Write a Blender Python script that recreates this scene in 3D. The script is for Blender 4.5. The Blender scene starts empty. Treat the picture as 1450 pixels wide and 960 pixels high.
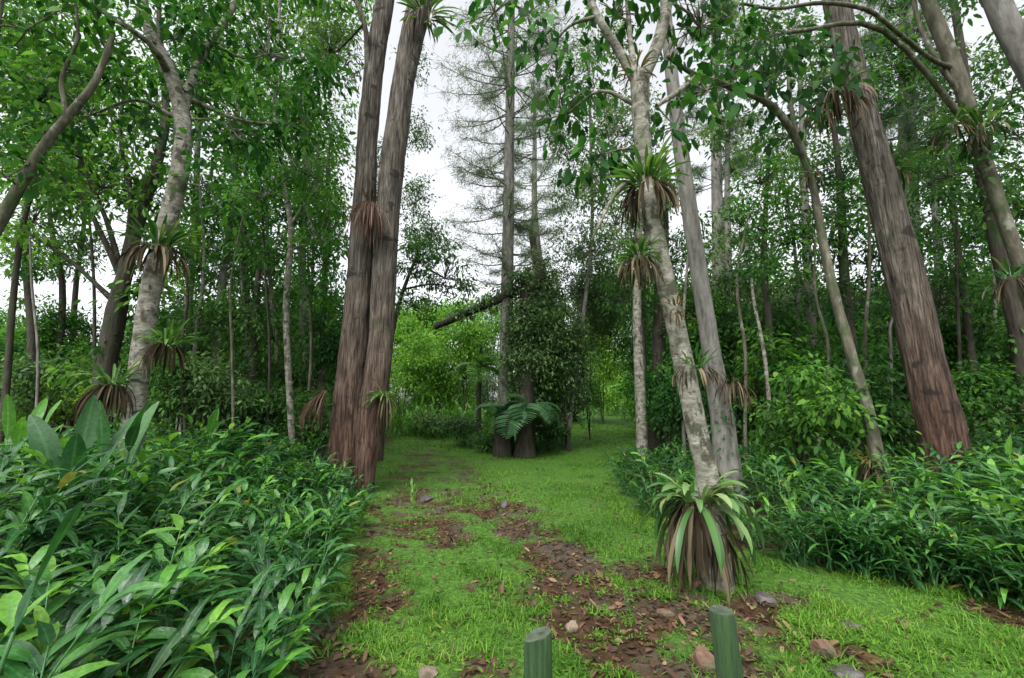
import bpy, math, random
import numpy as np

S = bpy.context.scene
COL = S.collection
R = math.radians

# ------------------------------------------------------------------ camera
CAM_Z, FPX, W0, H0 = 1.55, 600.0, 1450.0, 960.0
PITCH = math.atan(105.0 / FPX)
cd = bpy.data.cameras.new('camera')
cam = bpy.data.objects.new('camera', cd)
COL.objects.link(cam)
cam.location = (0, 0, CAM_Z)
cam.rotation_euler = (math.pi / 2 + PITCH, 0, 0)
cd.sensor_width = 36.0
cd.lens = 36.0 * FPX / W0
cd.clip_start = 0.05
cd.clip_end = 2000
S.camera = cam

# ------------------------------------------------------------------ world: overcast daylight
SUN_EL, SUN_AZ = R(57), R(205)          # azimuth measured from +Y (ahead) towards +X
wd = bpy.data.worlds.new('World')
S.world = wd
wd.use_nodes = True
nt = wd.node_tree
nt.nodes.clear()
sky = nt.nodes.new('ShaderNodeTexSky')
sky.sky_type = 'NISHITA'
sky.sun_disc = False
sky.sun_elevation = SUN_EL
sky.sun_rotation = SUN_AZ
sky.air_density = 1.0
sky.dust_density = 4.0
sky.ozone_density = 1.0
hs = nt.nodes.new('ShaderNodeHueSaturation')
hs.inputs['Saturation'].default_value = 0.14     # cloud cover takes the blue out of the sky
bg = nt.nodes.new('ShaderNodeBackground')
bg.inputs['Strength'].default_value = 0.15
wo = nt.nodes.new('ShaderNodeOutputWorld')
nt.links.new(sky.outputs[0], hs.inputs['Color'])
nt.links.new(hs.outputs[0], bg.inputs['Color'])
nt.links.new(bg.outputs[0], wo.inputs['Surface'])

sd = bpy.data.lights.new('sun', 'SUN')
sd.energy = 0.75
sd.angle = R(40)
sd.color = (1.0, 0.97, 0.92)
sun = bpy.data.objects.new('sun', sd)
COL.objects.link(sun)
sun.location = (0, 10, 40)
sun.rotation_euler = (-(math.pi / 2 - SUN_EL), 0, -SUN_AZ)

S.view_settings.view_transform = 'Standard'
S.view_settings.look = 'None'
S.view_settings.exposure = 1.42
S.view_settings.gamma = 1.0
S.view_settings.use_curve_mapping = False
S.render.engine = 'CYCLES'
cy = S.cycles
cy.use_denoising = True
cy.denoiser = 'OPENIMAGEDENOISE'
cy.max_bounces = 8
cy.diffuse_bounces = 6
cy.glossy_bounces = 2
cy.transmission_bounces = 4
cy.transparent_max_bounces = 4
cy.sample_clamp_indirect = 6
cy.use_adaptive_sampling = False

# ------------------------------------------------------------------ maths helpers
FWD = np.array([0, math.cos(PITCH), math.sin(PITCH)])
UPV = np.array([0, -math.sin(PITCH), math.cos(PITCH)])
EYE = np.array([0, 0, CAM_Z])


def P(px, py, Y):
    """the point seen at photo pixel (px, py) that stands Y metres ahead"""
    d = FWD + np.array([1.0, 0, 0]) * (px - W0 / 2) / FPX - UPV * (py - H0 / 2) / FPX
    return EYE + d * (Y / d[1])


def mpp(px, py, Y):
    """metres per photo pixel there"""
    return float(np.dot(P(px, py, Y) - EYE, FWD)) / FPX


def tw(px, py, Y, w):
    """radius of a limb that measures w photo pixels across there"""
    return 0.48 * w * mpp(px, py, Y) / math.hypot(1, (px - W0 / 2) / FPX)


def nrm(v):
    v = np.asarray(v, float)
    return v / np.maximum(np.linalg.norm(v, axis=-1, keepdims=True), 1e-9)


def sstep(a, b, x):
    t = np.clip((np.asarray(x, float) - a) / (b - a), 0, 1)
    return t * t * (3 - 2 * t)


def vnoise(x, y, seed=0):
    x = np.asarray(x, float); y = np.asarray(y, float)
    xi = np.floor(x).astype(np.int64); yi = np.floor(y).astype(np.int64)
    fx = x - xi; fy = y - yi
    fx = fx * fx * (3 - 2 * fx); fy = fy * fy * (3 - 2 * fy)

    def h(a, b):
        v = np.sin(a * 127.1 + b * 311.7 + seed * 74.7) * 43758.5453
        return v - np.floor(v)
    return (h(xi, yi) * (1 - fx) + h(xi + 1, yi) * fx) * (1 - fy) + (h(xi, yi + 1) * (1 - fx) + h(xi + 1, yi + 1) * fx) * fy


def fbm(x, y, seed=0, octs=4):
    s, a, t = 0, 1.0, 0
    for k in range(octs):
        s = s + a * vnoise(np.asarray(x) * 2 ** k, np.asarray(y) * 2 ** k, seed + k * 13)
        t += a
        a *= 0.55
    return s / t


def gz(x, y):
    x = np.asarray(x, float); y = np.asarray(y, float)
    z = 0.045 * np.clip(y - 15, 0, 30) + 0.01 * np.clip(y - 45, 0, 200)
    z = z + 0.16 * sstep(-2.3, -5.0, x) * sstep(22, 14, y) + 0.22 * sstep(3.0, 7.0, x) * sstep(2, 5, y) * sstep(22, 14, y)
    z = z + 0.10 * (fbm(x * 0.5, y * 0.5, 3, 3) - 0.5) + 0.05 * (fbm(x * 2.2, y * 2.2, 8, 3) - 0.5)
    return z


def G(px, py):
    """where the ray through a photo pixel meets the ground"""
    d = FWD + np.array([1.0, 0, 0]) * (px - W0 / 2) / FPX - UPV * (py - H0 / 2) / FPX
    lo = 1.0
    for Y in np.concatenate([np.arange(1.2, 20, 0.05), np.arange(20, 120, 0.5)]):
        p = EYE + d * (Y / d[1])
        if p[2] <= gz(p[0], p[1]):
            return p
        lo = Y
    return EYE + d * (lo / d[1])


# ------------------------------------------------------------------ mesh builder
class MB:
    def __init__(self):
        self.v, self.q, self.t, self.r, self.u = [], [], [], [], []
        self.n = 0

    def add(self, v, quads=None, tris=None, rnd=0.5, u=0.0):
        v = np.asarray(v, float).reshape(-1, 3)
        k = len(v)
        self.v.append(v)
        if quads is not None and len(quads):
            self.q.append(np.asarray(quads, np.int64) + self.n)
        if tris is not None and len(tris):
            self.t.append(np.asarray(tris, np.int64) + self.n)
        self.r.append(np.broadcast_to(np.asarray(rnd, float), (k,)))
        self.u.append(np.broadcast_to(np.asarray(u, float), (k,)))
        self.n += k

    def mesh(self, name, mat, origin=(0, 0, 0), smooth=True):
        me = bpy.data.meshes.new(name)
        v = np.concatenate(self.v) - np.asarray(origin, float)
        q = np.concatenate(self.q) if self.q else np.zeros((0, 4), np.int64)
        t = np.concatenate(self.t) if self.t else np.zeros((0, 3), np.int64)
        me.vertices.add(len(v))
        me.vertices.foreach_set('co', v.astype(np.float32).ravel())
        nl = q.size + t.size
        me.loops.add(nl)
        me.loops.foreach_set('vertex_index', np.concatenate([q.ravel(), t.ravel()]).astype(np.int32))
        me.polygons.add(len(q) + len(t))
        st = np.concatenate([np.arange(len(q)) * 4, q.size + np.arange(len(t)) * 3]).astype(np.int32)
        me.polygons.foreach_set('loop_start', st)
        me.polygons.foreach_set('use_smooth', np.full(len(q) + len(t), smooth))
        for nm, arr in (('rnd', self.r), ('across', self.u)):
            a = me.attributes.new(nm, 'FLOAT', 'POINT')
            a.data.foreach_set('value', np.concatenate(arr).astype(np.float32))
        me.update(calc_edges=True)
        me.validate()
        me.materials.append(mat)
        return me

    def build(self, name, mat, parent=None, origin=(0, 0, 0), smooth=True):
        o = bpy.data.objects.new(name, self.mesh(name, mat, origin, smooth))
        COL.objects.link(o)
        if parent is not None:
            o.parent = parent
        return o


def tag(o, label=None, cat=None, group=None, kind=None):
    if label: o['label'] = label
    if cat: o['category'] = cat
    if group: o['group'] = group
    if kind: o['kind'] = kind
    return o


def empty(name, loc, label, cat, group=None):
    o = bpy.data.objects.new(name, None)
    COL.objects.link(o)
    o.location = tuple(float(c) for c in loc)
    o.empty_display_size = 0.2
    return tag(o, label, cat, group)


def kids(o):
    return [c for c in bpy.data.objects if c.parent is o]


def dup(root, ch, loc, rz, sc, label, group):
    r = root.copy()
    COL.objects.link(r)
    r.location = tuple(float(c) for c in loc)
    r.rotation_euler = (0, 0, rz)
    r.scale = (sc, sc, sc)
    r['label'] = label
    if group: r['group'] = group
    for c in ch:
        d = c.copy()
        COL.objects.link(d)
        d.parent = r
    return r


def spline(pts, per):
    pts = np.asarray(pts, float)
    n = len(pts)
    if n == 2:
        t = np.linspace(0, 1, per + 1)[:, None]
        return pts[0] * (1 - t) + pts[1] * t
    e = np.vstack([2 * pts[0] - pts[1], pts, 2 * pts[-1] - pts[-2]])
    out = []
    for i in range(n - 1):
        p0, p1, p2, p3 = e[i], e[i + 1], e[i + 2], e[i + 3]
        t = (np.arange(per) / per)[:, None]
        out.append(0.5 * (2 * p1 + (p2 - p0) * t + (2 * p0 - 5 * p1 + 4 * p2 - p3) * t ** 2 + (3 * p1 - p0 - 3 * p2 + p3) * t ** 3))
    out.append(pts[-1:])
    return np.vstack(out)


def tube(mb, pts, rad, sides=8, per=4, rough=0.0, flute=0, seed=0, rnd=0.5, cap=True, rscale=1.0):
    """a tapering limb through pts; rough = share of the radius that the bark's relief takes"""
    pts = np.asarray(pts, float)
    full = spline(np.column_stack([pts, rad]), per)
    c, r = full[:, :3], np.maximum(full[:, 3], 0.001)
    t = nrm(np.gradient(c, axis=0))
    ref = np.array([0.0, 1, 0]) if abs(t[0][1]) < 0.9 else np.array([1.0, 0, 0])
    n = np.zeros_like(c)
    cur = ref
    for i in range(len(c)):
        cur = cur - t[i] * np.dot(cur, t[i])
        cur = cur / max(np.linalg.norm(cur), 1e-9)
        n[i] = cur
    b = np.cross(t, n)
    a = np.arange(sides) / sides * 2 * np.pi
    L = np.concatenate([[0], np.cumsum(np.linalg.norm(np.diff(c, axis=0), axis=1))])
    k = np.ones((len(c), sides))
    if rough:
        A, LL = np.meshgrid(a, L)
        ca, sa = np.cos(A), np.sin(A)
        lump = fbm(ca * 1.2 + 5 + seed, LL * 0.7 + sa * 1.2, seed, 3) - 0.5
        nc = max(4.0, sides * 0.24)
        ridge = 0
        for j, (fr, am) in enumerate(((nc, 1.0), (nc * 0.5, 0.7))):
            ph = 1.3 * fbm(LL * 1.3, LL * 0 + seed, seed + 5 + j, 3) * 4
            ridge = ridge + am * np.abs(np.sin(A * round(fr) / 2 + ph + 2.2 * fbm(ca * 3 + 9, LL * 2.2 + sa * 3, seed + j, 2)))
        fine = fbm(ca * 5 + 3, LL * 5 + sa * 5, seed + 21, 2) - 0.5
        k = 1 + rough * (1.6 * lump + 0.55 * (ridge - 0.9) + 0.7 * fine)
    if flute:
        A, LL = np.meshgrid(a, L)
        foot = np.exp(-LL / 0.55)
        k = k + foot * flute * (0.6 + 0.6 * np.cos(A * 5 + seed) + 0.4 * np.cos(A * 3 + 1.7 * seed))
    rr = r[:, None] * k
    v = c[:, None, :] + rr[..., None] * (np.cos(a)[None, :, None] * n[:, None, :] + np.sin(a)[None, :, None] * b[:, None, :])
    m = len(c)
    i = np.arange(m - 1)[:, None] * sides
    j = np.arange(sides)[None, :]
    j2 = (np.arange(sides)[None, :] + 1) % sides
    q = np.stack([i + j, i + j2, i + sides + j2, i + sides + j], -1).reshape(-1, 4)
    v = v.reshape(-1, 3)
    tr = None
    if cap:
        v = np.vstack([v, c[-1] + t[-1] * r[-1] * 0.6])
        top = (m - 1) * sides
        tr = np.stack([top + np.arange(sides), top + (np.arange(sides) + 1) % sides, np.full(sides, m * sides)], -1)
    mb.add(v, q, tr, rnd)
    return c, r


def hexleaves(mb, o, a, n, L, Wd, droop, rnd, fold=0.25):
    """many small folded leaves: o = foot, a = axis, n = face"""
    o = np.asarray(o, float); N = len(o)
    a = nrm(a)
    s = nrm(np.cross(a, n))
    n = np.cross(s, a)
    T = np.array([0, 0.28, 0.28, 0.66, 0.66, 1.0])
    Wv = np.array([0, -0.82, 0.82, -0.74, 0.74, 0])
    L = np.broadcast_to(L, (N,)); Wd = np.broadcast_to(Wd, (N,)); droop = np.broadcast_to(droop, (N,))
    p = (o[:, None, :] + a[:, None, :] * (L[:, None] * T)[..., None] + s[:, None, :] * (Wd[:, None] * Wv * 0.5)[..., None]
         + n[:, None, :] * (Wd[:, None] * np.abs(Wv) * 0.5 * fold)[..., None])
    p[..., 2] -= (droop * L)[:, None] * T ** 2
    b = np.arange(N)[:, None] * 6
    q = b + np.array([[1, 2, 4, 3]])
    t = np.concatenate([b + np.array([[0, 2, 1]]), b + np.array([[3, 4, 5]])])
    mb.add(p.reshape(-1, 3), q, t, np.repeat(np.broadcast_to(rnd, (N,)), 6), np.tile(np.array([0.2, .9, .9, .9, .9, 0.2]), N))


PROFILES = {
    'lance': lambda t: np.sin(np.pi * np.clip(t, 0, 1) ** 0.72) ** 0.8,
    'strap': lambda t: np.minimum(1, 0.72 + 0.6 * t) * np.clip((1 - t) * 3.2, 0, 1) ** 0.7,
    'paddle': lambda t: np.clip(np.sin(np.pi * np.clip(t * 1.02 - 0.04, 0, 1) ** 0.85), 0, 1) ** 0.65,
    'blade': lambda t: (1 - t) ** 0.7 * np.minimum(1, 0.6 + t),
}


def ribbons(mb, o, az, e0, e1, L, Wd, prof='lance', K=6, fold=0.25, rnd=0.5, twist=0.0, wave=0.0, seed=0):
    """long arching leaves: az = heading, e0 / e1 = elevation at the foot and at the tip"""
    o = np.asarray(o, float).reshape(-1, 3); N = len(o)
    f = lambda x: np.broadcast_to(np.asarray(x, float), (N,))
    az, e0, e1, L, Wd, tw = f(az), f(e0), f(e1), f(L), f(Wd), f(twist)
    t = np.linspace(0, 1, K + 1)
    e = e0[:, None] + (e1 - e0)[:, None] * t[None, :] ** 1.15
    h = np.stack([np.sin(az), np.cos(az), 0 * az], -1)
    up = np.array([0, 0, 1.0])
    em = 0.5 * (e[:, 1:] + e[:, :-1])
    step = (L / K)[:, None, None] * (np.cos(em)[..., None] * h[:, None, :] + np.sin(em)[..., None] * up)
    c = o[:, None, :] + np.concatenate([np.zeros((N, 1, 3)), np.cumsum(step, 1)], 1)
    nn = -np.sin(e)[..., None] * h[:, None, :] + np.cos(e)[..., None] * up
    sd0 = np.stack([np.cos(az), -np.sin(az), 0 * az], -1)[:, None, :] * np.ones((1, K + 1, 1))
    ta = (tw[:, None] * t[None, :])[..., None]
    side = sd0 * np.cos(ta) + nn * np.sin(ta)
    nor = nn * np.cos(ta) - sd0 * np.sin(ta)
    w = PROFILES[prof](t)[None, :] * Wd[:, None] * 0.5
    lift = fold * w
    if wave:
        ph = np.random.default_rng(seed).uniform(0, 6.28, (N, 1))
        lift_l = lift + wave * w * np.sin(t[None, :] * 15 + ph)
        lift_r = lift + wave * w * np.sin(t[None, :] * 13 + ph * 1.7)
    else:
        lift_l = lift_r = lift
    l = c - side * w[..., None] + nor * lift_l[..., None]
    r = c + side * w[..., None] + nor * lift_r[..., None]
    v = np.stack([l, c, r], 2)                      # N, K+1, 3, 3
    base = (np.arange(N) * (K + 1) * 3)[:, None, None]
    k = (np.arange(K) * 3)[None, :, None]
    q1 = base + k + np.array([0, 1, 4, 3])[None, None, :]
    q2 = base + k + np.array([1, 2, 5, 4])[None, None, :]
    mb.add(v.reshape(-1, 3), np.concatenate([q1.reshape(-1, 4), q2.reshape(-1, 4)]), None,
           np.repeat(f(rnd), (K + 1) * 3), np.tile(np.array([1.0, 0, 1.0]), N * (K + 1)))


# ------------------------------------------------------------------ materials
def newmat(name):
    m = bpy.data.materials.new(name)
    m.use_nodes = True
    m.node_tree.nodes.clear()
    return m, m.node_tree


def ramp(ntx, fac, stops):
    r = ntx.nodes.new('ShaderNodeValToRGB')
    el = r.color_ramp.elements
    while len(el) < len(stops):
        el.new(0.5)
    for e, (p, c) in zip(el, stops):
        e.position = p
        e.color = (*c, 1)
    ntx.links.new(fac, r.inputs[0])
    return r.outputs[0]


def attr(ntx, name):
    a = ntx.nodes.new('ShaderNodeAttribute')
    a.attribute_name = name
    return a.outputs['Fac']


def noise(ntx, scale, detail=4, rough=0.55, stretch=None, coord='Object', dist=0.0):
    tc = ntx.nodes.new('ShaderNodeTexCoord')
    n = ntx.nodes.new('ShaderNodeTexNoise')
    n.inputs['Scale'].default_value = scale
    n.inputs['Detail'].default_value = detail
    n.inputs['Roughness'].default_value = rough
    n.inputs['Distortion'].default_value = dist
    src = tc.outputs[coord]
    if stretch:
        mp = ntx.nodes.new('ShaderNodeMapping')
        mp.inputs['Scale'].default_value = stretch
        ntx.links.new(src, mp.inputs[0])
        src = mp.outputs[0]
    ntx.links.new(src, n.inputs['Vector'])
    return n.outputs['Fac']


def mix(ntx, fac, a, b, mode='MIX'):
    m = ntx.nodes.new('ShaderNodeMix')
    m.data_type = 'RGBA'
    m.blend_type = mode
    for sock, val in ((m.inputs[0], fac), (m.inputs[6], a), (m.inputs[7], b)):
        if isinstance(val, (int, float)):
            sock.default_value = val
        elif isinstance(val, tuple):
            sock.default_value = (*val, 1)
        else:
            ntx.links.new(val, sock)
    return m.outputs[2]


def maprange(ntx, x, a, b, c=0.0, d=1.0):
    m = ntx.nodes.new('ShaderNodeMapRange')
    m.inputs[1].default_value = a; m.inputs[2].default_value = b
    m.inputs[3].default_value = c; m.inputs[4].default_value = d
    ntx.links.new(x, m.inputs[0])
    return m.outputs[0]


def leafmat(name, stops, trans=0.35, rough=0.42, spec=0.5, midrib=None, blot=0.0, tcol=(1.25, 1.3, 0.7)):
    m, t = newmat(name)
    col = ramp(t, attr(t, 'rnd'), stops)
    if blot:
        nz = noise(t, 1.3, 3)
        k = maprange(t, nz, 0.35, 0.65, 1 - blot, 1 + blot)
        cm = t.nodes.new('ShaderNodeCombineColor')
        for i in range(3): t.links.new(k, cm.inputs[i])
        col = mix(t, 1.0, col, cm.outputs[0], 'MULTIPLY')
    if midrib:
        k = maprange(t, attr(t, 'across'), 0.0, 0.22, 0.75, 0.0)
        col = mix(t, k, col, midrib)
    if midrib:                                # blotches, dust and wet patches on the large leaves
        k = maprange(t, noise(t, 26, 4, 0.7), 0.3, 0.72, 0.62, 1.25)
        cm = t.nodes.new('ShaderNodeCombineColor')
        for i in range(3): t.links.new(k, cm.inputs[i])
        col = mix(t, 1.0, col, cm.outputs[0], 'MULTIPLY')
        col = mix(t, maprange(t, noise(t, 60, 2, 0.5), 0.68, 0.74, 0, 0.7), col, (0.09, 0.06, 0.025))
    oi = t.nodes.new('ShaderNodeObjectInfo')     # no two plants are quite the same green
    hv = t.nodes.new('ShaderNodeHueSaturation')
    t.links.new(maprange(t, oi.outputs['Random'], 0, 1, 0.485, 0.512), hv.inputs['Hue'])
    t.links.new(maprange(t, oi.outputs['Random'], 0, 1, 1.22, 0.8), hv.inputs['Value'])
    t.links.new(col, hv.inputs['Color'])
    col = hv.outputs[0]
    b = t.nodes.new('ShaderNodeBsdfPrincipled')
    b.inputs['Roughness'].default_value = rough
    b.inputs['Specular IOR Level'].default_value = spec
    t.links.new(col, b.inputs['Base Color'])
    if midrib:
        t.links.new(maprange(t, noise(t, 17, 3, 0.6), 0.35, 0.65, rough - 0.08, rough + 0.3), b.inputs['Roughness'])
        bp = t.nodes.new('ShaderNodeBump')
        bp.inputs['Strength'].default_value = 0.35
        bp.inputs['Distance'].default_value = 0.01
        t.links.new(noise(t, 34, 3, 0.6), bp.inputs['Height'])
        t.links.new(bp.outputs[0], b.inputs['Normal'])
    tr = t.nodes.new('ShaderNodeBsdfTranslucent')
    t.links.new(mix(t, 1.0, col, tcol, 'MULTIPLY'), tr.inputs['Color'])
    ms = t.nodes.new('ShaderNodeMixShader')
    ms.inputs[0].default_value = trans
    t.links.new(b.outputs[0], ms.inputs[1])
    t.links.new(tr.outputs[0], ms.inputs[2])
    o = t.nodes.new('ShaderNodeOutputMaterial')
    t.links.new(ms.outputs[0], o.inputs[0])
    return m


def barkmat(name, stops, stretch=(9, 9, 1.2), scale=1.0, bump=0.5, patch=None, patch_lim=(0.56, 0.66), patch_scale=2.5,
            low=None, low_h=(0.5, 4.0), patch_stretch=(1, 1, 0.6), moss=None, moss_lim=(0.55, 0.68), fleck=None, fibre=False):
    m, t = newmat(name)
    n1 = noise(t, scale, 6, 0.62, stretch, dist=0.3)
    col = ramp(t, n1, stops)
    if low:                                   # bark of another colour near the foot of the trunk
        tc = t.nodes.new('ShaderNodeTexCoord')
        sx = t.nodes.new('ShaderNodeSeparateXYZ')
        t.links.new(tc.outputs['Object'], sx.inputs[0])
        k = maprange(t, sx.outputs[2], low_h[0], low_h[1], 1.0, 0.0)
        col = mix(t, k, col, ramp(t, n1, low))
    if fibre:                                 # long shreds of fibre with dark cracks between them
        f1 = noise(t, 1.0, 5, 0.7, (34, 34, 1.5), dist=0.4)
        cr = maprange(t, f1, 0.37, 0.56, 0.2, 1.3)
        cm = t.nodes.new('ShaderNodeCombineColor')
        for i in range(3): t.links.new(cr, cm.inputs[i])
        col = mix(t, 1.0, col, cm.outputs[0], 'MULTIPLY')
        vo = noise(t, 2.2, 2, 0.5, (1, 1, 1.6))
        col = mix(t, maprange(t, vo, 0.64, 0.69, 0, .85), col, (0.02, 0.016, 0.014))
    if patch:
        n2 = noise(t, patch_scale, 5, 0.6, patch_stretch)
        col = mix(t, maprange(t, n2, patch_lim[0], patch_lim[1]), col, patch)
    if fleck:
        n5 = noise(t, 14, 3, 0.6, (1, 1, 2.2))
        col = mix(t, maprange(t, n5, 0.6, 0.68), col, fleck)
    if moss:
        n3 = noise(t, 1.7, 5, 0.65)
        col = mix(t, maprange(t, n3, moss_lim[0], moss_lim[1], 0, 0.9), col, moss)
    b = t.nodes.new('ShaderNodeBsdfPrincipled')
    b.inputs['Roughness'].default_value = 0.85
    b.inputs['Specular IOR Level'].default_value = 0.25
    t.links.new(col, b.inputs['Base Color'])
    bp = t.nodes.new('ShaderNodeBump')
    bp.inputs['Strength'].default_value = bump
    bp.inputs['Distance'].default_value = 0.04
    t.links.new(f1 if fibre else noise(t, scale * 1.6, 6, 0.65, stretch), bp.inputs['Height'])
    t.links.new(bp.outputs[0], b.inputs['Normal'])
    o = t.nodes.new('ShaderNodeOutputMaterial')
    t.links.new(b.outputs[0], o.inputs[0])
    return m


def plainmat(name, c1, c2, scale=8, rough=0.8, bump=0.3, stretch=None, c3=None, lim3=(0.6, 0.7)):
    m, t = newmat(name)
    col = ramp(t, noise(t, scale, 5, 0.6, stretch), [(0.3, c1), (0.7, c2)])
    if c3:
        col = mix(t, maprange(t, noise(t, scale * 0.4, 4, 0.6), lim3[0], lim3[1]), col, c3)
    b = t.nodes.new('ShaderNodeBsdfPrincipled')
    b.inputs['Roughness'].default_value = rough
    t.links.new(col, b.inputs['Base Color'])
    bp = t.nodes.new('ShaderNodeBump')
    bp.inputs['Strength'].default_value = bump
    bp.inputs['Distance'].default_value = 0.02
    t.links.new(noise(t, scale * 2, 5, 0.65, stretch), bp.inputs['Height'])
    t.links.new(bp.outputs[0], b.inputs['Normal'])
    o = t.nodes.new('ShaderNodeOutputMaterial')
    t.links.new(b.outputs[0], o.inputs[0])
    return m


M = {}
# foliage
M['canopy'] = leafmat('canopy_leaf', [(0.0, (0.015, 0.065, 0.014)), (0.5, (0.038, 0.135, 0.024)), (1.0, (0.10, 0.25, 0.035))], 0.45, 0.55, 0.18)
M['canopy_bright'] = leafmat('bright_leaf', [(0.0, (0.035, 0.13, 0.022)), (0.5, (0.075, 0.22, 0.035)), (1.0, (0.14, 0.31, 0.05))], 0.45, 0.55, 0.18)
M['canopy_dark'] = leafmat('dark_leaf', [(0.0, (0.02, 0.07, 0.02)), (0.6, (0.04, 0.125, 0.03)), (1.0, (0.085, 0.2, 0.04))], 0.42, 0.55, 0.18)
M['canopy_yellow'] = leafmat('yellow_green_leaf', [(0.0, (0.08, 0.21, 0.03)), (0.5, (0.16, 0.35, 0.05)), (1.0, (0.27, 0.46, 0.08))], 0.45, 0.55, 0.18)  # yellow-green leaves, lightened in colour to imitate the glow at the path ends
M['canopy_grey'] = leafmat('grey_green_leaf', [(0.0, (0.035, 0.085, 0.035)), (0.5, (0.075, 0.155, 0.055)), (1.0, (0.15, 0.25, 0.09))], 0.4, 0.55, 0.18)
M['needle'] = leafmat('pine_needle', [(0.0, (0.05, 0.085, 0.055)), (0.5, (0.085, 0.14, 0.085)), (1.0, (0.14, 0.2, 0.12))], 0.45, 0.6, 0.2)
M['ginger'] = leafmat('ginger_leaf', [(0.0, (0.013, 0.062, 0.017)), (0.55, (0.031, 0.128, 0.027)), (0.82, (0.065, 0.205, 0.03)), (0.94, (0.12, 0.31, 0.03)), (1.0, (0.2, 0.2, 0.05))],
                      0.3, 0.3, 0.5, (0.09, 0.24, 0.08), 0.15)
M['shoot'] = leafmat('young_ginger_leaf', [(0.0, (0.07, 0.22, 0.03)), (1.0, (0.15, 0.36, 0.045))], 0.4, 0.35, 0.5, (0.2, 0.4, 0.1))
M['paddle'] = leafmat('broad_dark_leaf', [(0.0, (0.018, 0.085, 0.022)), (1.0, (0.045, 0.15, 0.035))], 0.25, 0.38, 0.5, (0.06, 0.18, 0.05))
M['brom'] = leafmat('bromeliad_leaf', [(0.0, (0.03, 0.09, 0.025)), (0.5, (0.06, 0.16, 0.035)), (0.8, (0.10, 0.22, 0.06)), (1.0, (0.2, 0.25, 0.08))], 0.3, 0.35)
M['brom_pale'] = leafmat('pale_bromeliad_leaf', [(0.0, (0.03, 0.085, 0.03)), (0.4, (0.07, 0.17, 0.045)), (0.8, (0.17, 0.28, 0.09)), (1.0, (0.27, 0.34, 0.15))], 0.3, 0.4)
M['brom_red'] = leafmat('reddish_bromeliad_leaf', [(0.0, (0.06, 0.1, 0.03)), (0.5, (0.13, 0.12, 0.04)), (1.0, (0.24, 0.07, 0.035))], 0.3, 0.4)
M['dead'] = leafmat('dead_bromeliad_leaf', [(0.0, (0.02, 0.015, 0.009)), (0.55, (0.062, 0.048, 0.028)), (1.0, (0.19, 0.16, 0.10))], 0.12, 0.8, 0.1, None, 0, (1, 0.85, 0.6))
M['rust'] = leafmat('rust_brown_dead_leaf', [(0.0, (0.03, 0.018, 0.012)), (0.55, (0.085, 0.048, 0.03)), (1.0, (0.2, 0.135, 0.09))], 0.12, 0.7, 0.2, None, 0, (1, 0.8, 0.6))
M['fern'] = leafmat('fern_leaf', [(0.0, (0.045, 0.125, 0.06)), (1.0, (0.13, 0.27, 0.12))], 0.35, 0.4)
M['fern_light'] = leafmat('light_fern_leaf', [(0.0, (0.07, 0.19, 0.05)), (1.0, (0.14, 0.3, 0.07))], 0.35, 0.45)
M['grass'] = leafmat('grass_blade', [(0.0, (0.03, 0.085, 0.012)), (0.5, (0.095, 0.22, 0.026)), (0.9, (0.19, 0.36, 0.045)), (1.0, (0.27, 0.3, 0.08))], 0.38, 0.6, 0.15)
M['litter'] = leafmat('fallen_leaf', [(0.0, (0.02, 0.012, 0.008)), (0.5, (0.065, 0.035, 0.02)), (0.9, (0.14, 0.085, 0.05)), (1.0, (0.22, 0.17, 0.085))], 0.1, 0.55, 0.25, None, 0, (1, 0.8, 0.6))
# bark
M['euc'] = barkmat('fibrous_bark', [(0.3, (0.031, 0.0248, 0.0211)), (0.5, (0.102, 0.0887, 0.0713)), (0.72, (0.192, 0.177, 0.149))], (10, 10, 1.6), 1.0, 1.0, fibre=True,
                   low=[(0.3, (0.017, 0.010, 0.007)), (0.48, (0.08, 0.045, 0.031)), (0.75, (0.17, 0.112, 0.082))], low_h=(1.0, 4.6), moss=(0.031, 0.0465, 0.0186), moss_lim=(0.6, 0.74),
                   patch=(0.0372, 0.031, 0.0279), patch_lim=(0.64, 0.72), patch_scale=3)
M['pale'] = barkmat('pale_mottled_bark', [(0.3, (0.078, 0.0741, 0.0585)), (0.5, (0.203, 0.195, 0.156)), (0.72, (0.39, 0.382, 0.335))], (5, 5, 9), 1.3, 0.6,
                    patch=(0.0585, 0.0585, 0.039), patch_lim=(0.53, 0.61), patch_scale=7, moss=(0.0546, 0.0858, 0.0273), moss_lim=(0.56, 0.72), fleck=(0.0546, 0.0468, 0.039))
M['mossy'] = barkmat('mossy_bark', [(0.3, (0.04, 0.036, 0.0256)), (0.5, (0.104, 0.096, 0.068)), (0.75, (0.216, 0.208, 0.16))], (9, 9, 2), 1.2, 0.6,
                     patch=(0.24, 0.248, 0.2), patch_lim=(0.58, 0.68), patch_scale=6, moss=(0.04, 0.072, 0.02), moss_lim=(0.5, 0.66))
M['darkbark'] = barkmat('dark_bark', [(0.3, (0.018, 0.015, 0.012)), (0.6, (0.055, 0.046, 0.036)), (0.8, (0.11, 0.095, 0.075))], (10, 10, 2), 1.2, 0.6,
                        moss=(0.03, 0.06, 0.02), moss_lim=(0.5, 0.7))
M['greybark'] = barkmat('grey_bark', [(0.3, (0.0675, 0.0638, 0.0562)), (0.5, (0.15, 0.143, 0.128)), (0.75, (0.255, 0.247, 0.225))], (9, 9, 2), 1.1, 0.5,
                        moss=(0.045, 0.0675, 0.0263), moss_lim=(0.58, 0.74))
M['stem'] = plainmat('green_stem', (0.04, 0.12, 0.03), (0.08, 0.2, 0.05), 9, 0.5, 0.1)


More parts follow.
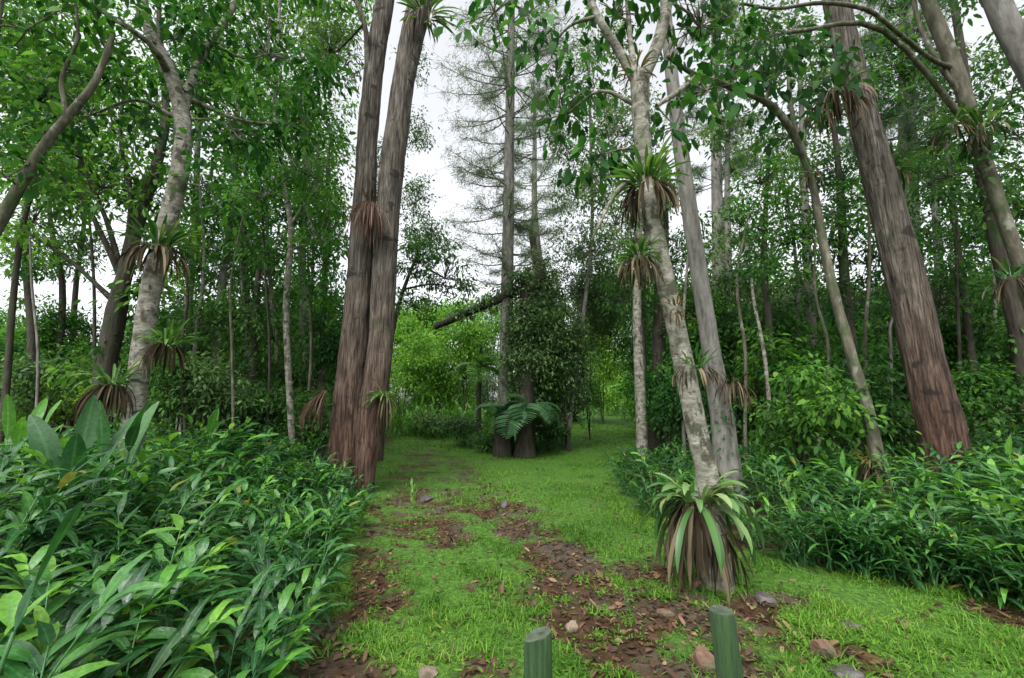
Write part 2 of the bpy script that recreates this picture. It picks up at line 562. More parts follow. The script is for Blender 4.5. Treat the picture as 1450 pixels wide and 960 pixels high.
# ------------------------------------------------------------------ the ground
DIRT = []       # capsules: (ax, ay, bx, by, radius, amount)


def dirt(p, q, r, amt=1.0):
    a, b = G(*p), G(*q)
    DIRT.append((a[0], a[1], b[0], b[1], r, amt))


dirt((600, 640), (585, 700), 0.9, 0.6)
dirt((640, 650), (690, 700), 0.55, 0.6)
dirt((585, 700), (610, 760), 0.75, 0.8)
dirt((640, 705), (720, 730), 0.7, 0.8)
dirt((720, 730), (800, 790), 0.5, 1.0)
dirt((800, 790), (850, 880), 0.42, 1.15)
dirt((850, 880), (900, 960), 0.42, 1.15)
dirt((900, 800), (950, 860), 0.38, 0.75)
dirt((940, 860), (1010, 890), 0.3, 0.8)
dirt((430, 900), (540, 850), 0.26, 0.65)
dirt((540, 780), (520, 850), 0.3, 0.75)
dirt((400, 960), (520, 950), 0.32, 0.75)
dirt((600, 930), (700, 950), 0.2, 0.6)
dirt((1060, 768), (1180, 785), 0.22, 1.1)
dirt((1410, 868), (1460, 880), 0.25, 1.1)
dirt((1060, 865), (1100, 850), 0.22, 0.9)
dirt((960, 930), (1050, 930), 0.28, 0.8)
dirt((1100, 900), (1200, 930), 0.22, 0.55)
dirt((1250, 800), (1300, 830), 0.2, 0.5)
dirt((520, 700), (545, 760), 0.35, 0.6)
dirt((780, 860), (690, 830), 0.2, 0.5)


def dirtmask(x, y):
    x = np.asarray(x, float); y = np.asarray(y, float)
    m = np.zeros_like(x)
    for ax, ay, bx, by, r, amt in DIRT:
        dx, dy = bx - ax, by - ay
        t = np.clip(((x - ax) * dx + (y - ay) * dy) / (dx * dx + dy * dy + 1e-9), 0, 1)
        d = np.hypot(x - ax - t * dx, y - ay - t * dy)
        m = np.maximum(m, amt * (1 - sstep(0.35, 1.5, d / r)))
    n = 0.6 * fbm(x * 2.6, y * 2.6, 31, 4) + 0.4 * fbm(x * 7, y * 7, 35, 3)
    m = m * 0.95 + (n - 0.5) * 2.3 + 0.12 * sstep(7, 4, y)
    m = m + 0.25 * (fbm(x * 0.8, y * 0.8, 77, 2) - 0.5) * (y < 9)
    return np.clip(sstep(0.36, 0.85, m), 0, 1)


def path_left(y):      # left edge of the open strip
    return np.interp(y, [0, 2.0, 2.6, 3.4, 4.2, 5.2, 6.5, 8.5, 12, 18, 30], [-0.6, -0.95, -1.25, -1.45, -1.75, -1.95, -2.25, -2.7, -3.4, -4.8, -7.4])


def path_right(y):     # right edge of the open strip
    return np.interp(y, [0, 2.0, 3.2, 4.2, 4.6, 5.2, 6.0, 7.0, 9, 12, 18, 30], [6, 5.5, 4.6, 3.7, 3.3, 2.8, 2.3, 2.0, 2.1, 3.1, 5.3, 9.0])


gx = np.concatenate([-np.geomspace(6, 160, 46)[::-1], np.arange(-5.95, 5.96, 0.05), np.geomspace(6, 160, 46)])
gy = np.concatenate([np.arange(-8, 1.2, 0.4), np.arange(1.2, 11, 0.045), np.arange(11, 32, 0.15), np.geomspace(32.2, 220, 50)])
X, Yg = np.meshgrid(gx, gy)
D = dirtmask(X, Yg)
Z = gz(X, Yg) + (0.035 * (fbm(X * 7, Yg * 7, 41, 3) - 0.5) - 0.02 * D) * (Yg < 14)
edge = np.maximum(path_left(Yg) - X, X - path_right(Yg)) + 0.5 * (fbm(X * 2, Yg * 2, 91, 3) - 0.5)
D = np.maximum(D, sstep(0.1, 0.6, edge) * sstep(26, 20, Yg) * (0.75 + 0.25 * fbm(X * 0.7, Yg * 0.7, 17, 3)))
mb = MB()
nx, ny = len(gx), len(gy)
i = (np.arange(ny - 1)[:, None] * nx + np.arange(nx - 1)[None, :])
mb.add(np.stack([X, Yg, Z], -1).reshape(-1, 3), np.stack([i, i + 1, i + nx + 1, i + nx], -1).reshape(-1, 4), None, D.ravel())
m, t = newmat('turf_and_soil')
soil = ramp(t, noise(t, 7, 6, 0.65), [(0.3, (0.022, 0.013, 0.009)), (0.5, (0.05, 0.027, 0.013)), (0.7, (0.11, 0.062, 0.032))])
soil = mix(t, maprange(t, noise(t, 1.1, 3), 0.45, 0.6), soil, ramp(t, noise(t, 12, 5, 0.6), [(0.3, (0.035, 0.028, 0.02)), (0.7, (0.105, 0.085, 0.063))]))
turf = ramp(t, noise(t, 20, 5, 0.65), [(0.3, (0.022, 0.055, 0.011)), (0.52, (0.058, 0.135, 0.02)), (0.75, (0.115, 0.23, 0.032))])
col = mix(t, attr(t, 'rnd'), turf, soil)
b = t.nodes.new('ShaderNodeBsdfPrincipled')
b.inputs['Roughness'].default_value = 0.75
b.inputs['Specular IOR Level'].default_value = 0.15
t.links.new(col, b.inputs['Base Color'])
bp = t.nodes.new('ShaderNodeBump')
bp.inputs['Strength'].default_value = 0.8
bp.inputs['Distance'].default_value = 0.03
t.links.new(noise(t, 22, 6, 0.7), bp.inputs['Height'])
t.links.new(bp.outputs[0], b.inputs['Normal'])
o = t.nodes.new('ShaderNodeOutputMaterial')
t.links.new(b.outputs[0], o.inputs[0])
tag(mb.build('ground', m), 'grassy forest floor with bare reddish earth along the track', 'ground', kind='structure')


# ------------------------------------------------------------------ trees
def blob(px, py, rx, ry, Y, n, dr=None):
    s = mpp(px, py, Y)
    return (P(px, py, Y), (rx * s, dr if dr else 0.5 * (rx + ry) * s, ry * s), n)


def foliage(blobs, seed, leaf=0.14, lw=0.5, per=34, rc=None, droop=0.25, hang=0.35, twigs=None, anchors=None, twig_r=0.012, limb=True, vary=1.0, dens=2.3, lai=None):
    """leaf clumps on twigs; twigs and limbs go into the mesh builder `twigs`"""
    rng = np.random.default_rng(seed)
    mb = MB()
    rc = rc or leaf * 2.0
    for c, rad, n in blobs:
        c = np.asarray(c, float); rad = np.asarray(rad, float)
        n = n * dens if lai is None else min(9000, lai * math.pi * rad[0] * rad[2] / (0.55 * leaf * leaf * lw))
        nc = max(3, int(n / per))
        d = nrm(rng.normal(size=(nc, 3)))
        cc = c + d * rad * rng.uniform(0.15, 1.0, (nc, 1)) ** 0.55
        node = None
        if twigs is not None:
            node = c + np.array([0, 0, -0.25 * rad[2]])
            if anchors is not None and limb:
                ax = np.asarray(anchors)
                low = ax[:, :3][:, 2] < node[2] + 0.15
                cand = ax[low] if low.any() else ax
                j = np.argmin(np.linalg.norm((cand[:, :3] - node) * np.array([1, 1, 1.0]), axis=1) + 0.25 * np.abs(node[2] - cand[:, 2] - 0.5))
                a0 = cand[j, :3]
                ln = np.linalg.norm(node - a0)
                mid = 0.5 * (a0 + node) + rng.normal(size=3) * 0.1 * ln + np.array([0, 0, 0.10 * ln])
                r0 = min(0.6 * cand[j, 3], 0.014 + 0.013 * ln)
                tube(twigs, [a0, mid, node], [r0, r0 * 0.7, r0 * 0.42], 6, 4, 0.1, 0, seed)
        for k in range(nc):
            m = max(4, int(rng.normal(per, per * 0.3)))
            if twigs is not None:
                ln = np.linalg.norm(cc[k] - node)
                mid = 0.5 * (cc[k] + node) + rng.normal(size=3) * 0.12 * ln + np.array([0, 0, 0.06 * ln])
                tube(twigs, [node, mid, cc[k]], [twig_r, twig_r * 0.7, twig_r * 0.35], 4, 2)
            off = rng.normal(size=(m, 3)) * rc * np.array([0.62, 0.62, 0.42])
            a = nrm(off) + rng.normal(size=(m, 3)) * 0.45 + np.array([0, 0, -hang])
            nn = np.array([0, 0, 1.0]) + rng.normal(size=(m, 3)) * 0.55
            L = leaf * rng.uniform(0.6, 1.25, m)
            tone = rng.uniform(0.05, 0.95)
            hexleaves(mb, cc[k] + off, a, nn, L, L * lw * rng.uniform(0.8, 1.2, m), droop * rng.uniform(0.4, 1.6, m),
                      np.clip(tone + rng.normal(0, 0.2 * vary, m), 0, 1))
    return mb


def tree(name, label, trunks, bark, blobs, leafm, seed, leaf=0.14, lw=0.5, group=None, sides=14, rough=0.1, flute=0.0, per=4,
         cat='tree', crown_kw=None, ground=True, crown='crown'):
    """trunks: lists of (px, py, Y, width in photo px); the first one stands on the ground"""
    tb = MB()
    anchors = []
    base = None
    for k, tr in enumerate(trunks):
        pts = [P(a, b_, c) for a, b_, c, w in tr]
        rad = [tw(a, b_, c, w) for a, b_, c, w in tr]
        if k == 0:
            p0 = pts[0]
            if ground:
                g = np.array([p0[0], p0[1], float(gz(p0[0], p0[1])) - 0.12])
                if p0[2] - g[2] > 0.3:
                    d = p0 - pts[1]
                    sl = d[:2] / max(abs(d[2]), 1e-3)
                    g[:2] = p0[:2] + sl * (p0[2] - g[2]) * 0.6
                    pts = [g] + pts
                    rad = [rad[0] * 1.12] + rad
                else:
                    pts[0] = g
            base = pts[0].copy() + np.array([0, 0, 0.12 if ground else 0])
        c, r = tube(tb, pts, rad, sides if k == 0 else max(8, int(sides * 0.7)), per if k == 0 else 5, rough, flute if k == 0 else 0, seed + k)
        anchors.append(np.column_stack([c, r])[:: max(1, len(c) // 24)])
    anchors = np.vstack(anchors)
    root = empty(name, base, label, cat, group)
    kw = dict(lai=1.4)
    kw.update(crown_kw or {})
    fm = foliage(blobs, seed, leaf, lw, twigs=tb, anchors=anchors, **kw) if blobs else None
    tb.build('trunk', M[bark], root, base)
    if fm:
        fm.build(crown, M[leafm], root, base)
    return root


# --- the pale leaning tree with bromeliads, left
tree('bromeliad_tree', 'pale mottled tree with bromeliads, standing in the ginger left of the path',
     [[(172, 690, 6.6, 40), (190, 590, 6.6, 34), (200, 500, 6.6, 33), (214, 410, 6.6, 33), (236, 320, 6.6, 31), (255, 240, 6.6, 29), (258, 170, 6.6, 26),
       (240, 100, 6.6, 23), (205, 20, 6.5, 19), (190, -120, 6.4, 15), (200, -330, 6.2, 9)],
      [(256, 170, 6.6, 18), (280, 90, 6.9, 13), (330, 10, 7.2, 10), (380, -100, 7.4, 7)],
      [(240, 105, 6.6, 14), (210, 60, 6.0, 11), (140, 10, 5.6, 8), (80, -60, 5.4, 6)]],
     'pale',
     [blob(250, 40, 110, 70, 6.6, 1500), blob(150, 50, 90, 70, 6.2, 1200), blob(380, 60, 100, 80, 7.4, 1500), blob(330, 170, 70, 60, 7.2, 750),
      blob(430, 160, 60, 70, 7.8, 900), blob(130, 150, 80, 60, 6.5, 900), blob(280, -120, 160, 80, 6.6, 900), blob(400, -60, 110, 60, 7.4, 800), blob(300, 260, 40, 40, 6.8, 200)],
     'canopy', 11, 0.17, 0.55, sides=22, rough=0.07, crown_kw=dict(lai=1.2))

# --- the dark many-limbed tree behind it
tree('dark_limbed_tree', 'dark ivy-clad tree with spreading limbs behind the pale leaning tree',
     [[(140, 620, 9.5, 38), (150, 520, 9.5, 34), (165, 440, 9.5, 33), (178, 380, 9.5, 26), (200, 300, 9.6, 20), (225, 220, 9.7, 16), (235, 150, 9.8, 12), (225, 40, 10, 8), (230, -80, 10, 5)],
      [(170, 390, 9.5, 13), (150, 345, 9.3, 10), (115, 280, 9.0, 8), (60, 235, 8.7, 6), (0, 215, 8.4, 5)],
      [(172, 385, 9.5, 11), (150, 310, 9.4, 8), (120, 240, 9.4, 6), (100, 170, 9.4, 5)],
      [(178, 370, 9.5, 11), (185, 280, 9.4, 8), (170, 190, 9.3, 6), (180, 110, 9.2, 5)],
      [(165, 430, 9.5, 11), (100, 370, 9.2, 7), (40, 330, 9.0, 5), (-30, 300, 8.8, 4)]],
     'darkbark',
     [blob(80, 190, 90, 80, 9.0, 1100), blob(150, 250, 80, 70, 9.2, 900), blob(50, 300, 80, 60, 9.0, 800), blob(190, 180, 60, 80, 9.6, 700),
      blob(20, 130, 60, 70, 9.0, 700), blob(230, 250, 26, 60, 9.7, 500, 0.5), blob(195, 400, 40, 70, 9.7, 700, 0.6), blob(150, 490, 40, 60, 9.8, 500, 0.6), blob(110, 100, 90, 70, 9.4, 900), blob(290, 110, 70, 60, 10, 600)],
     'canopy', 23, 0.17, 0.5, sides=18, rough=0.16, crown_kw=dict(lai=1.15))

# --- far left: a pale limb reaching into the picture from a tree outside it
tree('leaning_tree', 'pale mossy tree leaning in from the far left edge',
     [[(-210, 640, 5.6, 44), (-110, 480, 5.6, 36), (-30, 360, 5.6, 28), (25, 270, 5.6, 22), (60, 210, 5.6, 18), (100, 160, 5.6, 15), (135, 115, 5.6, 12), (160, 50, 5.6, 8)],
      [(95, 165, 5.6, 10), (88, 110, 5.5, 8), (110, 50, 5.4, 6), (100, -40, 5.3, 4)],
      [(-30, 360, 5.6, 18), (-20, 240, 5.4, 14), (-10, 100, 5.2, 10), (10, -60, 5.0, 8)]],
     'mossy',
     [blob(40, 30, 100, 55, 5.2, 900), blob(0, 130, 60, 60, 5.2, 500), blob(10, 240, 50, 50, 5.4, 350), blob(100, 90, 50, 40, 5.6, 300), blob(60, -80, 120, 60, 5.0, 500)],
     'canopy', 31, 0.165, 0.58, sides=16, rough=0.12, crown_kw=dict(lai=1.1))

# --- thin dark trunks at far left
for k, (lab, pts, bl) in enumerate((
        ('thin dark tree nearest the left edge of the wood', [(8, 560, 9, 13), (18, 430, 9, 12), (32, 320, 9, 10), (62, 210, 9, 8), (75, 90, 9, 6), (80, -40, 9, 4)], [blob(60, 130, 60, 60, 9, 400), blob(30, 60, 60, 50, 9, 400)]),
        ('slim dark tree seen against the pale gap at far left', [(78, 600, 15, 15), (84, 500, 15, 14), (88, 400, 15, 11), (70, 300, 15, 8), (80, 180, 15, 6)], [blob(75, 370, 60, 35, 15, 350), blob(70, 230, 70, 60, 15, 500)]),
        ('slim grey tree right of the pale gap at far left', [(100, 590, 17, 12), (103, 480, 17, 11), (108, 400, 17, 9), (120, 300, 17, 7), (115, 200, 17, 5)], [blob(115, 350, 50, 40, 17, 300), blob(120, 240, 60, 60, 17, 400)]))):
    tree('thin_tree', lab, [pts], 'darkbark', bl, 'canopy_dark', 300 + k, 0.13, 0.5, sides=9, rough=0.08)

# --- slender pale trees left of the great double trunk
tree('slender_tree', 'slender pale tree left of the double trunk',
     [[(414, 640, 9.5, 11), (409, 540, 9.5, 10), (405, 430, 9.5, 10), (412, 330, 9.5, 9), (402, 255, 9.5, 8), (390, 160, 9.5, 7), (395, 30, 9.5, 5), (400, -60, 9.5, 4)],
      [(410, 320, 9.5, 5), (435, 285, 9.5, 4), (455, 260, 9.5, 3)]],
     'pale', [blob(430, 230, 60, 60, 9.6, 700), blob(455, 330, 45, 60, 9.6, 700), blob(370, 270, 50, 50, 9.8, 450), blob(440, 400, 50, 50, 10, 500), blob(400, 120, 60, 60, 9.6, 600)],
     'canopy_bright', 41, 0.11, 0.5, sides=10, rough=0.06)
tree('slender_tree', 'grey slim tree midway between the pale leaning tree and the double trunk',
     [[(300, 620, 12, 14), (306, 500, 12, 13), (315, 400, 12, 12), (328, 300, 12, 10), (335, 200, 12, 8), (340, 60, 12, 6)],
      [(322, 350, 12, 6), (350, 300, 12, 4), (385, 260, 12, 3)]],
     'greybark', [blob(330, 300, 60, 60, 12, 700), blob(290, 370, 50, 50, 12, 500), blob(370, 350, 50, 50, 12, 500), blob(345, 190, 70, 60, 12, 700), blob(300, 90, 70, 60, 12, 500)],
     'canopy', 43, 0.12, 0.5, sides=10, rough=0.08)

# --- the great double trunk
tb = [[(492, 700, 9.0, 58), (492, 620, 9.0, 50), (499, 520, 9.0, 43), (507, 420, 9.0, 38), (515, 310, 9.0, 34), (522, 180, 9.0, 29), (532, 80, 9.0, 28), (545, 0, 9.0, 27), (560, -110, 9.0, 24), (580, -300, 9.0, 19), (600, -520, 9.0, 11)],
      [(514, 712, 8.75, 26), (520, 640, 8.8, 34), (530, 560, 8.85, 40), (540, 470, 8.9, 37), (546, 350, 8.9, 35), (555, 240, 8.9, 34), (569, 130, 8.9, 32), (582, 60, 8.9, 33), (600, -10, 8.9, 34), (630, -120, 8.9, 28), (680, -330, 8.9, 18)],
      [(518, 150, 9.0, 9), (520, 80, 8.8, 8), (512, 20, 8.6, 7), (470, -60, 8.4, 5)]]
tree('double_trunk_tree', 'huge twin-trunked tree with fibrous red-brown bark beside the path', tb, 'euc',
     [blob(470, 60, 50, 60, 9.8, 350), blob(560, -330, 260, 90, 9, 900), blob(700, -380, 200, 90, 9, 700), blob(480, -60, 70, 50, 8.6, 300)],
     'canopy_grey', 51, 0.13, 0.3, sides=44, rough=0.11, flute=0.22, per=14)

# --- the pine in the middle, with flat wispy tiers
def pine(name, label, pts, tiers, seed, needle=0.24, nw=0.02, dens=26, mat='needle', bark='greybark'):
    rng = np.random.default_rng(seed)
    tb, fm = MB(), MB()
    p = [P(a, b_, c) for a, b_, c, w in pts]
    r = [0.5 * w * mpp(a, b_, c) for a, b_, c, w in pts]
    base = np.array([p[0][0], p[0][1], float(gz(p[0][0], p[0][1]))])
    p[0] = base - np.array([0, 0, 0.1])
    c, rr = tube(tb, p, r, 14, 6, 0.1, 0.1, seed)
    for py, half, nb in tiers:
        zt = P(pts[0][0], py, pts[0][2])[2]
        j = int(np.argmin(np.abs(c[:, 2] - zt)))
        for q in range(nb):
            az = rng.uniform(0, 2 * np.pi)
            ln = half * rng.uniform(0.55, 1.15)
            h = np.array([math.sin(az), math.cos(az), 0])
            rise = rng.uniform(-0.05, 0.3)
            a0 = c[j] + np.array([0, 0, rng.uniform(-0.5, 0.5)])
            tip = a0 + h * ln + np.array([0, 0, rise * ln])
            mid = 0.5 * (a0 + tip) - np.array([0, 0, 0.08 * ln])
            br = spline([a0, mid, tip], 8)
            tube(tb, [a0, mid, tip], [0.035, 0.022, 0.008], 5, 5)
            sprays = [br[k] for k in range(7, len(br))]
            for s0 in list(sprays):
                for _ in range(2):
                    e = s0 + (rng.normal(size=3) * np.array([0.4, 0.4, 0.16]) + 0.25 * h) * min(1.0, ln * 0.45)
                    tube(tb, [s0, e], [0.009, 0.004], 3, 1)
                    sprays.append(e)
            sp = np.array(sprays)
            idx = rng.integers(0, len(sp), dens * len(sp))
            o = sp[idx] + rng.normal(size=(len(idx), 3)) * np.array([0.09, 0.09, 0.07])
            a = rng.normal(size=(len(idx), 3)) + np.array([0, 0, 0.35]) + 0.3 * h
            hexleaves(fm, o, a, rng.normal(size=(len(idx), 3)), needle * rng.uniform(0.6, 1.2, len(idx)), nw, 0.15, rng.uniform(0, 1, len(idx)), 0)
    root = empty(name, base, label, 'tree')
    tb.build('trunk', M[bark], root, base)
    fm.build('crown', M[mat], root, base)
    return root


pine('pine_tree', 'tall straight pine with wispy tiers in the middle of the fork',
     [(716, 636, 17, 26), (716, 560, 17, 21), (718, 430, 17, 18), (720, 300, 17, 16), (722, 160, 17, 13), (724, 40, 17, 10), (726, -90, 17, 5)],
     [(395, 1.6, 6), (360, 1.9, 7), (325, 2.2, 8), (295, 2.5, 9), (255, 2.6, 9), (210, 2.8, 11), (165, 3.0, 12), (120, 3.0, 13), (80, 3.0, 14), (40, 2.8, 14), (0, 2.5, 12), (-50, 1.8, 9), (-85, .9, 6)], 61, 0.22, 0.022, 9)
pine('pine_tree', 'thinner far pine right of the tall straight one',
     [(766, 620, 27, 18), (762, 400, 27, 16), (757, 300, 27, 9), (757, 200, 27, 6), (757, 130, 27, 4)],
     [(340, 2.2, 7), (300, 2.6, 9), (260, 2.8, 10), (220, 2.6, 10), (180, 2.0, 9), (140, 1.2, 8)], 62, 0.28, 0.03, 9)
pine('pine_tree', 'tall grey-green pine behind the great reddish trunk on the right',
     [(1290, 640, 15, 30), (1288, 400, 15, 24), (1285, 200, 15, 20), (1284, 0, 15, 15), (1284, -150, 15, 8)],
     [(240, 2.0, 7), (190, 2.3, 9), (140, 2.5, 10), (90, 2.5, 11), (40, 2.3, 11), (-20, 2.0, 10), (-80, 1.4, 8)], 63)
pine('pine_tree', 'tall thin pine seen through the gap right of the bromeliad-covered trunk',
     [(1020, 620, 22, 22), (1018, 420, 22, 18), (1014, 200, 22, 13), (1012, 60, 22, 9), (1012, -40, 22, 5)],
     [(330, 1.6, 6), (280, 1.9, 7), (220, 2.2, 8), (160, 2.3, 9), (100, 2.2, 9), (40, 1.9, 9), (0, 1.2, 8)], 65, 0.28, 0.024, 20)

# --- the bromeliad-covered tree, right of the path
tree('bromeliad_tree', 'pale forked tree laden with bromeliads, a leafy skirt round its foot, right of the path',
     [[(1012, 780, 4.15, 44), (1004, 690, 4.15, 35), (985, 600, 4.15, 33), (969, 520, 4.15, 31), (952, 440, 4.15, 29), (932, 350, 4.15, 27), (916, 260, 4.15, 25), (908, 170, 4.15, 26), (906, 110, 4.15, 29)],
      [(906, 120, 4.15, 21), (932, 60, 4.2, 19), (945, 0, 4.3, 17), (960, -100, 4.4, 13), (1000, -230, 4.5, 8)],
      [(904, 120, 4.15, 17), (875, 70, 4.1, 13), (850, 30, 4.0, 11), (832, -10, 4.0, 9), (790, -110, 3.9, 5)],
      [(902, 115, 4.15, 11), (893, 60, 4.3, 8), (888, 0, 4.4, 7), (880, -80, 4.5, 5)],
      [(912, 250, 4.15, 10), (882, 262, 4.0, 8), (862, 290, 3.9, 6), (848, 318, 3.85, 5), (838, 340, 3.85, 3)],
      [(930, 150, 4.15, 6), (960, 130, 4.3, 8), (985, 108, 4.5, 6)]],
     'pale',
     [blob(700, 12, 60, 26, 4.4, 170), blob(780, 60, 50, 40, 4.4, 170), blob(800, 150, 50, 60, 4.5, 190), blob(850, 210, 40, 40, 4.5, 110), blob(870, 15, 70, 30, 4.3, 170),
      blob(990, 30, 80, 40, 4.6, 260), blob(1000, 120, 40, 40, 4.4, 100), blob(955, 170, 30, 40, 4.3, 60), blob(920, -130, 200, 70, 4.3, 500)],
     'canopy', 71, 0.145, 0.62, sides=32, rough=0.06, flute=0.12, per=8, crown_kw=dict(per=8, hang=0.9, droop=0.3, lai=1.7))

# --- pale straight tree behind it
tree('pale_tree', 'straight pale grey trunk with a dark mossy foot close behind the forked bromeliad tree',
     [[(1028, 650, 7.2, 40), (1020, 580, 7.2, 34), (1006, 490, 7.2, 28), (992, 400, 7.2, 26), (978, 310, 7.2, 24), (965, 220, 7.2, 22), (956, 150, 7.2, 20), (945, 40, 7.2, 17), (935, -120, 7.2, 12), (930, -260, 7.2, 7)],
      [(950, 90, 7.2, 8), (990, 10, 7.4, 5), (1040, -60, 7.6, 3)]],
     'greybark', [blob(960, -120, 150, 70, 7.2, 500), blob(1030, -40, 70, 40, 7.5, 300), blob(1035, 600, 16, 50, 7.0, 260, 0.2)], 'canopy_dark', 81, 0.10, 0.5, sides=26, rough=0.08, flute=0.15, per=8)

# --- the crooked tree that arches over to the left
tree('arching_tree', 'crooked slim tree whose top arches over towards the bromeliad tree',
     [[(1252, 720, 6.9, 40), (1242, 650, 6.9, 24), (1228, 580, 6.9, 20), (1205, 500, 6.9, 18), (1180, 410, 6.9, 15), (1163, 330, 6.9, 13), (1150, 260, 6.8, 12), (1128, 200, 6.6, 12), (1095, 152, 6.3, 11), (1040, 125, 6.0, 10), (985, 106, 5.7, 8), (945, 80, 5.5, 6)],
      [(1140, 225, 6.7, 9), (1120, 150, 6.8, 7), (1118, 80, 7, 6), (1130, 0, 7, 4)]],
     'mossy', [blob(1100, 90, 70, 60, 6.2, 300), blob(1150, 110, 40, 60, 6.6, 200), blob(1050, 60, 70, 40, 6.0, 260), blob(1110, 190, 40, 30, 6.6, 110), blob(1180, 60, 30, 40, 6.8, 100)],
     'canopy_dark', 91, 0.19, 0.66, sides=16, rough=0.14, per=8, crown_kw=dict(per=8, hang=0.8, lai=1.15))

# --- the great reddish trunk on the right
tree('great_trunk_tree', 'massive leaning tree with furrowed reddish-grey bark on the right bank',
     [[(1350, 700, 7.4, 82), (1335, 620, 7.4, 76), (1315, 540, 7.4, 70), (1295, 450, 7.4, 64), (1273, 360, 7.4, 58), (1250, 270, 7.4, 53), (1228, 190, 7.4, 46), (1208, 110, 7.4, 41), (1192, 40, 7.4, 38), (1172, -50, 7.4, 35), (1140, -200, 7.4, 28), (1110, -380, 7.4, 18)]],
     'euc', [blob(1120, -300, 260, 90, 7.4, 900), blob(1240, -180, 150, 70, 7.8, 400)], 'canopy_grey', 101, 0.12, 0.3, sides=48, rough=0.1, flute=0.15, per=14)

# --- lichened tree at the right edge, its darker twin behind, and the corner trunk
tree('lichened_tree', 'pale lichen-spotted tree leaning along the right edge',
     [[(1500, 640, 6.6, 34), (1478, 500, 6.6, 30), (1452, 400, 6.6, 27), (1425, 320, 6.6, 25), (1398, 240, 6.6, 25), (1375, 165, 6.6, 25), (1350, 90, 6.6, 26), (1325, 30, 6.6, 24), (1300, -40, 6.6, 20), (1260, -180, 6.6, 12)],
      [(1365, 140, 6.6, 12), (1330, 90, 6.6, 9), (1300, 30, 6.7, 8), (1290, -40, 6.8, 6)],
      [(1345, 95, 6.6, 10), (1318, 83, 6.3, 8), (1270, 45, 5.9, 8), (1228, 14, 5.6, 8), (1165, 4, 5.3, 7), (1100, 12, 5.1, 5), (1050, 5, 5.0, 4)]],
     'mossy', [blob(1430, 130, 40, 50, 6.8, 200), blob(1440, 230, 40, 40, 6.4, 200), blob(1110, 40, 60, 30, 5.1, 130), blob(1400, -60, 120, 60, 6.6, 400), blob(1390, 190, 30, 30, 6.3, 120)],
     'canopy_dark', 111, 0.14, 0.5, sides=24, rough=0.1, per=8, crown_kw=dict(lai=1.0))
tree('dark_trunk_tree', 'dark shaded trunk just behind the lichen-spotted tree at the right edge',
     [[(1460, 640, 8.5, 36), (1447, 500, 8.5, 32), (1425, 400, 8.5, 28), (1405, 310, 8.5, 25), (1385, 220, 8.5, 20), (1370, 130, 8.5, 16), (1350, 0, 8.5, 12)]],
     'darkbark', [blob(1395, 280, 50, 50, 8.5, 450), blob(1440, 280, 40, 60, 8.8, 450), blob(1340, 240, 50, 50, 8.8, 400), blob(1360, 130, 50, 60, 9, 350)], 'canopy_dark', 113, 0.12, 0.5, sides=16, rough=0.12)
tree('corner_tree', 'thick grey trunk leaning across the top right corner',
     [[(1640, 560, 5.2, 60), (1560, 330, 5.2, 52), (1500, 180, 5.2, 46), (1450, 80, 5.2, 44), (1420, 20, 5.2, 42), (1390, -60, 5.2, 38), (1330, -240, 5.2, 24)]],
     'greybark', [blob(1340, -260, 140, 70, 5.2, 300)], 'canopy_dark', 117, 0.13, 0.5, sides=26, rough=0.08, per=8)

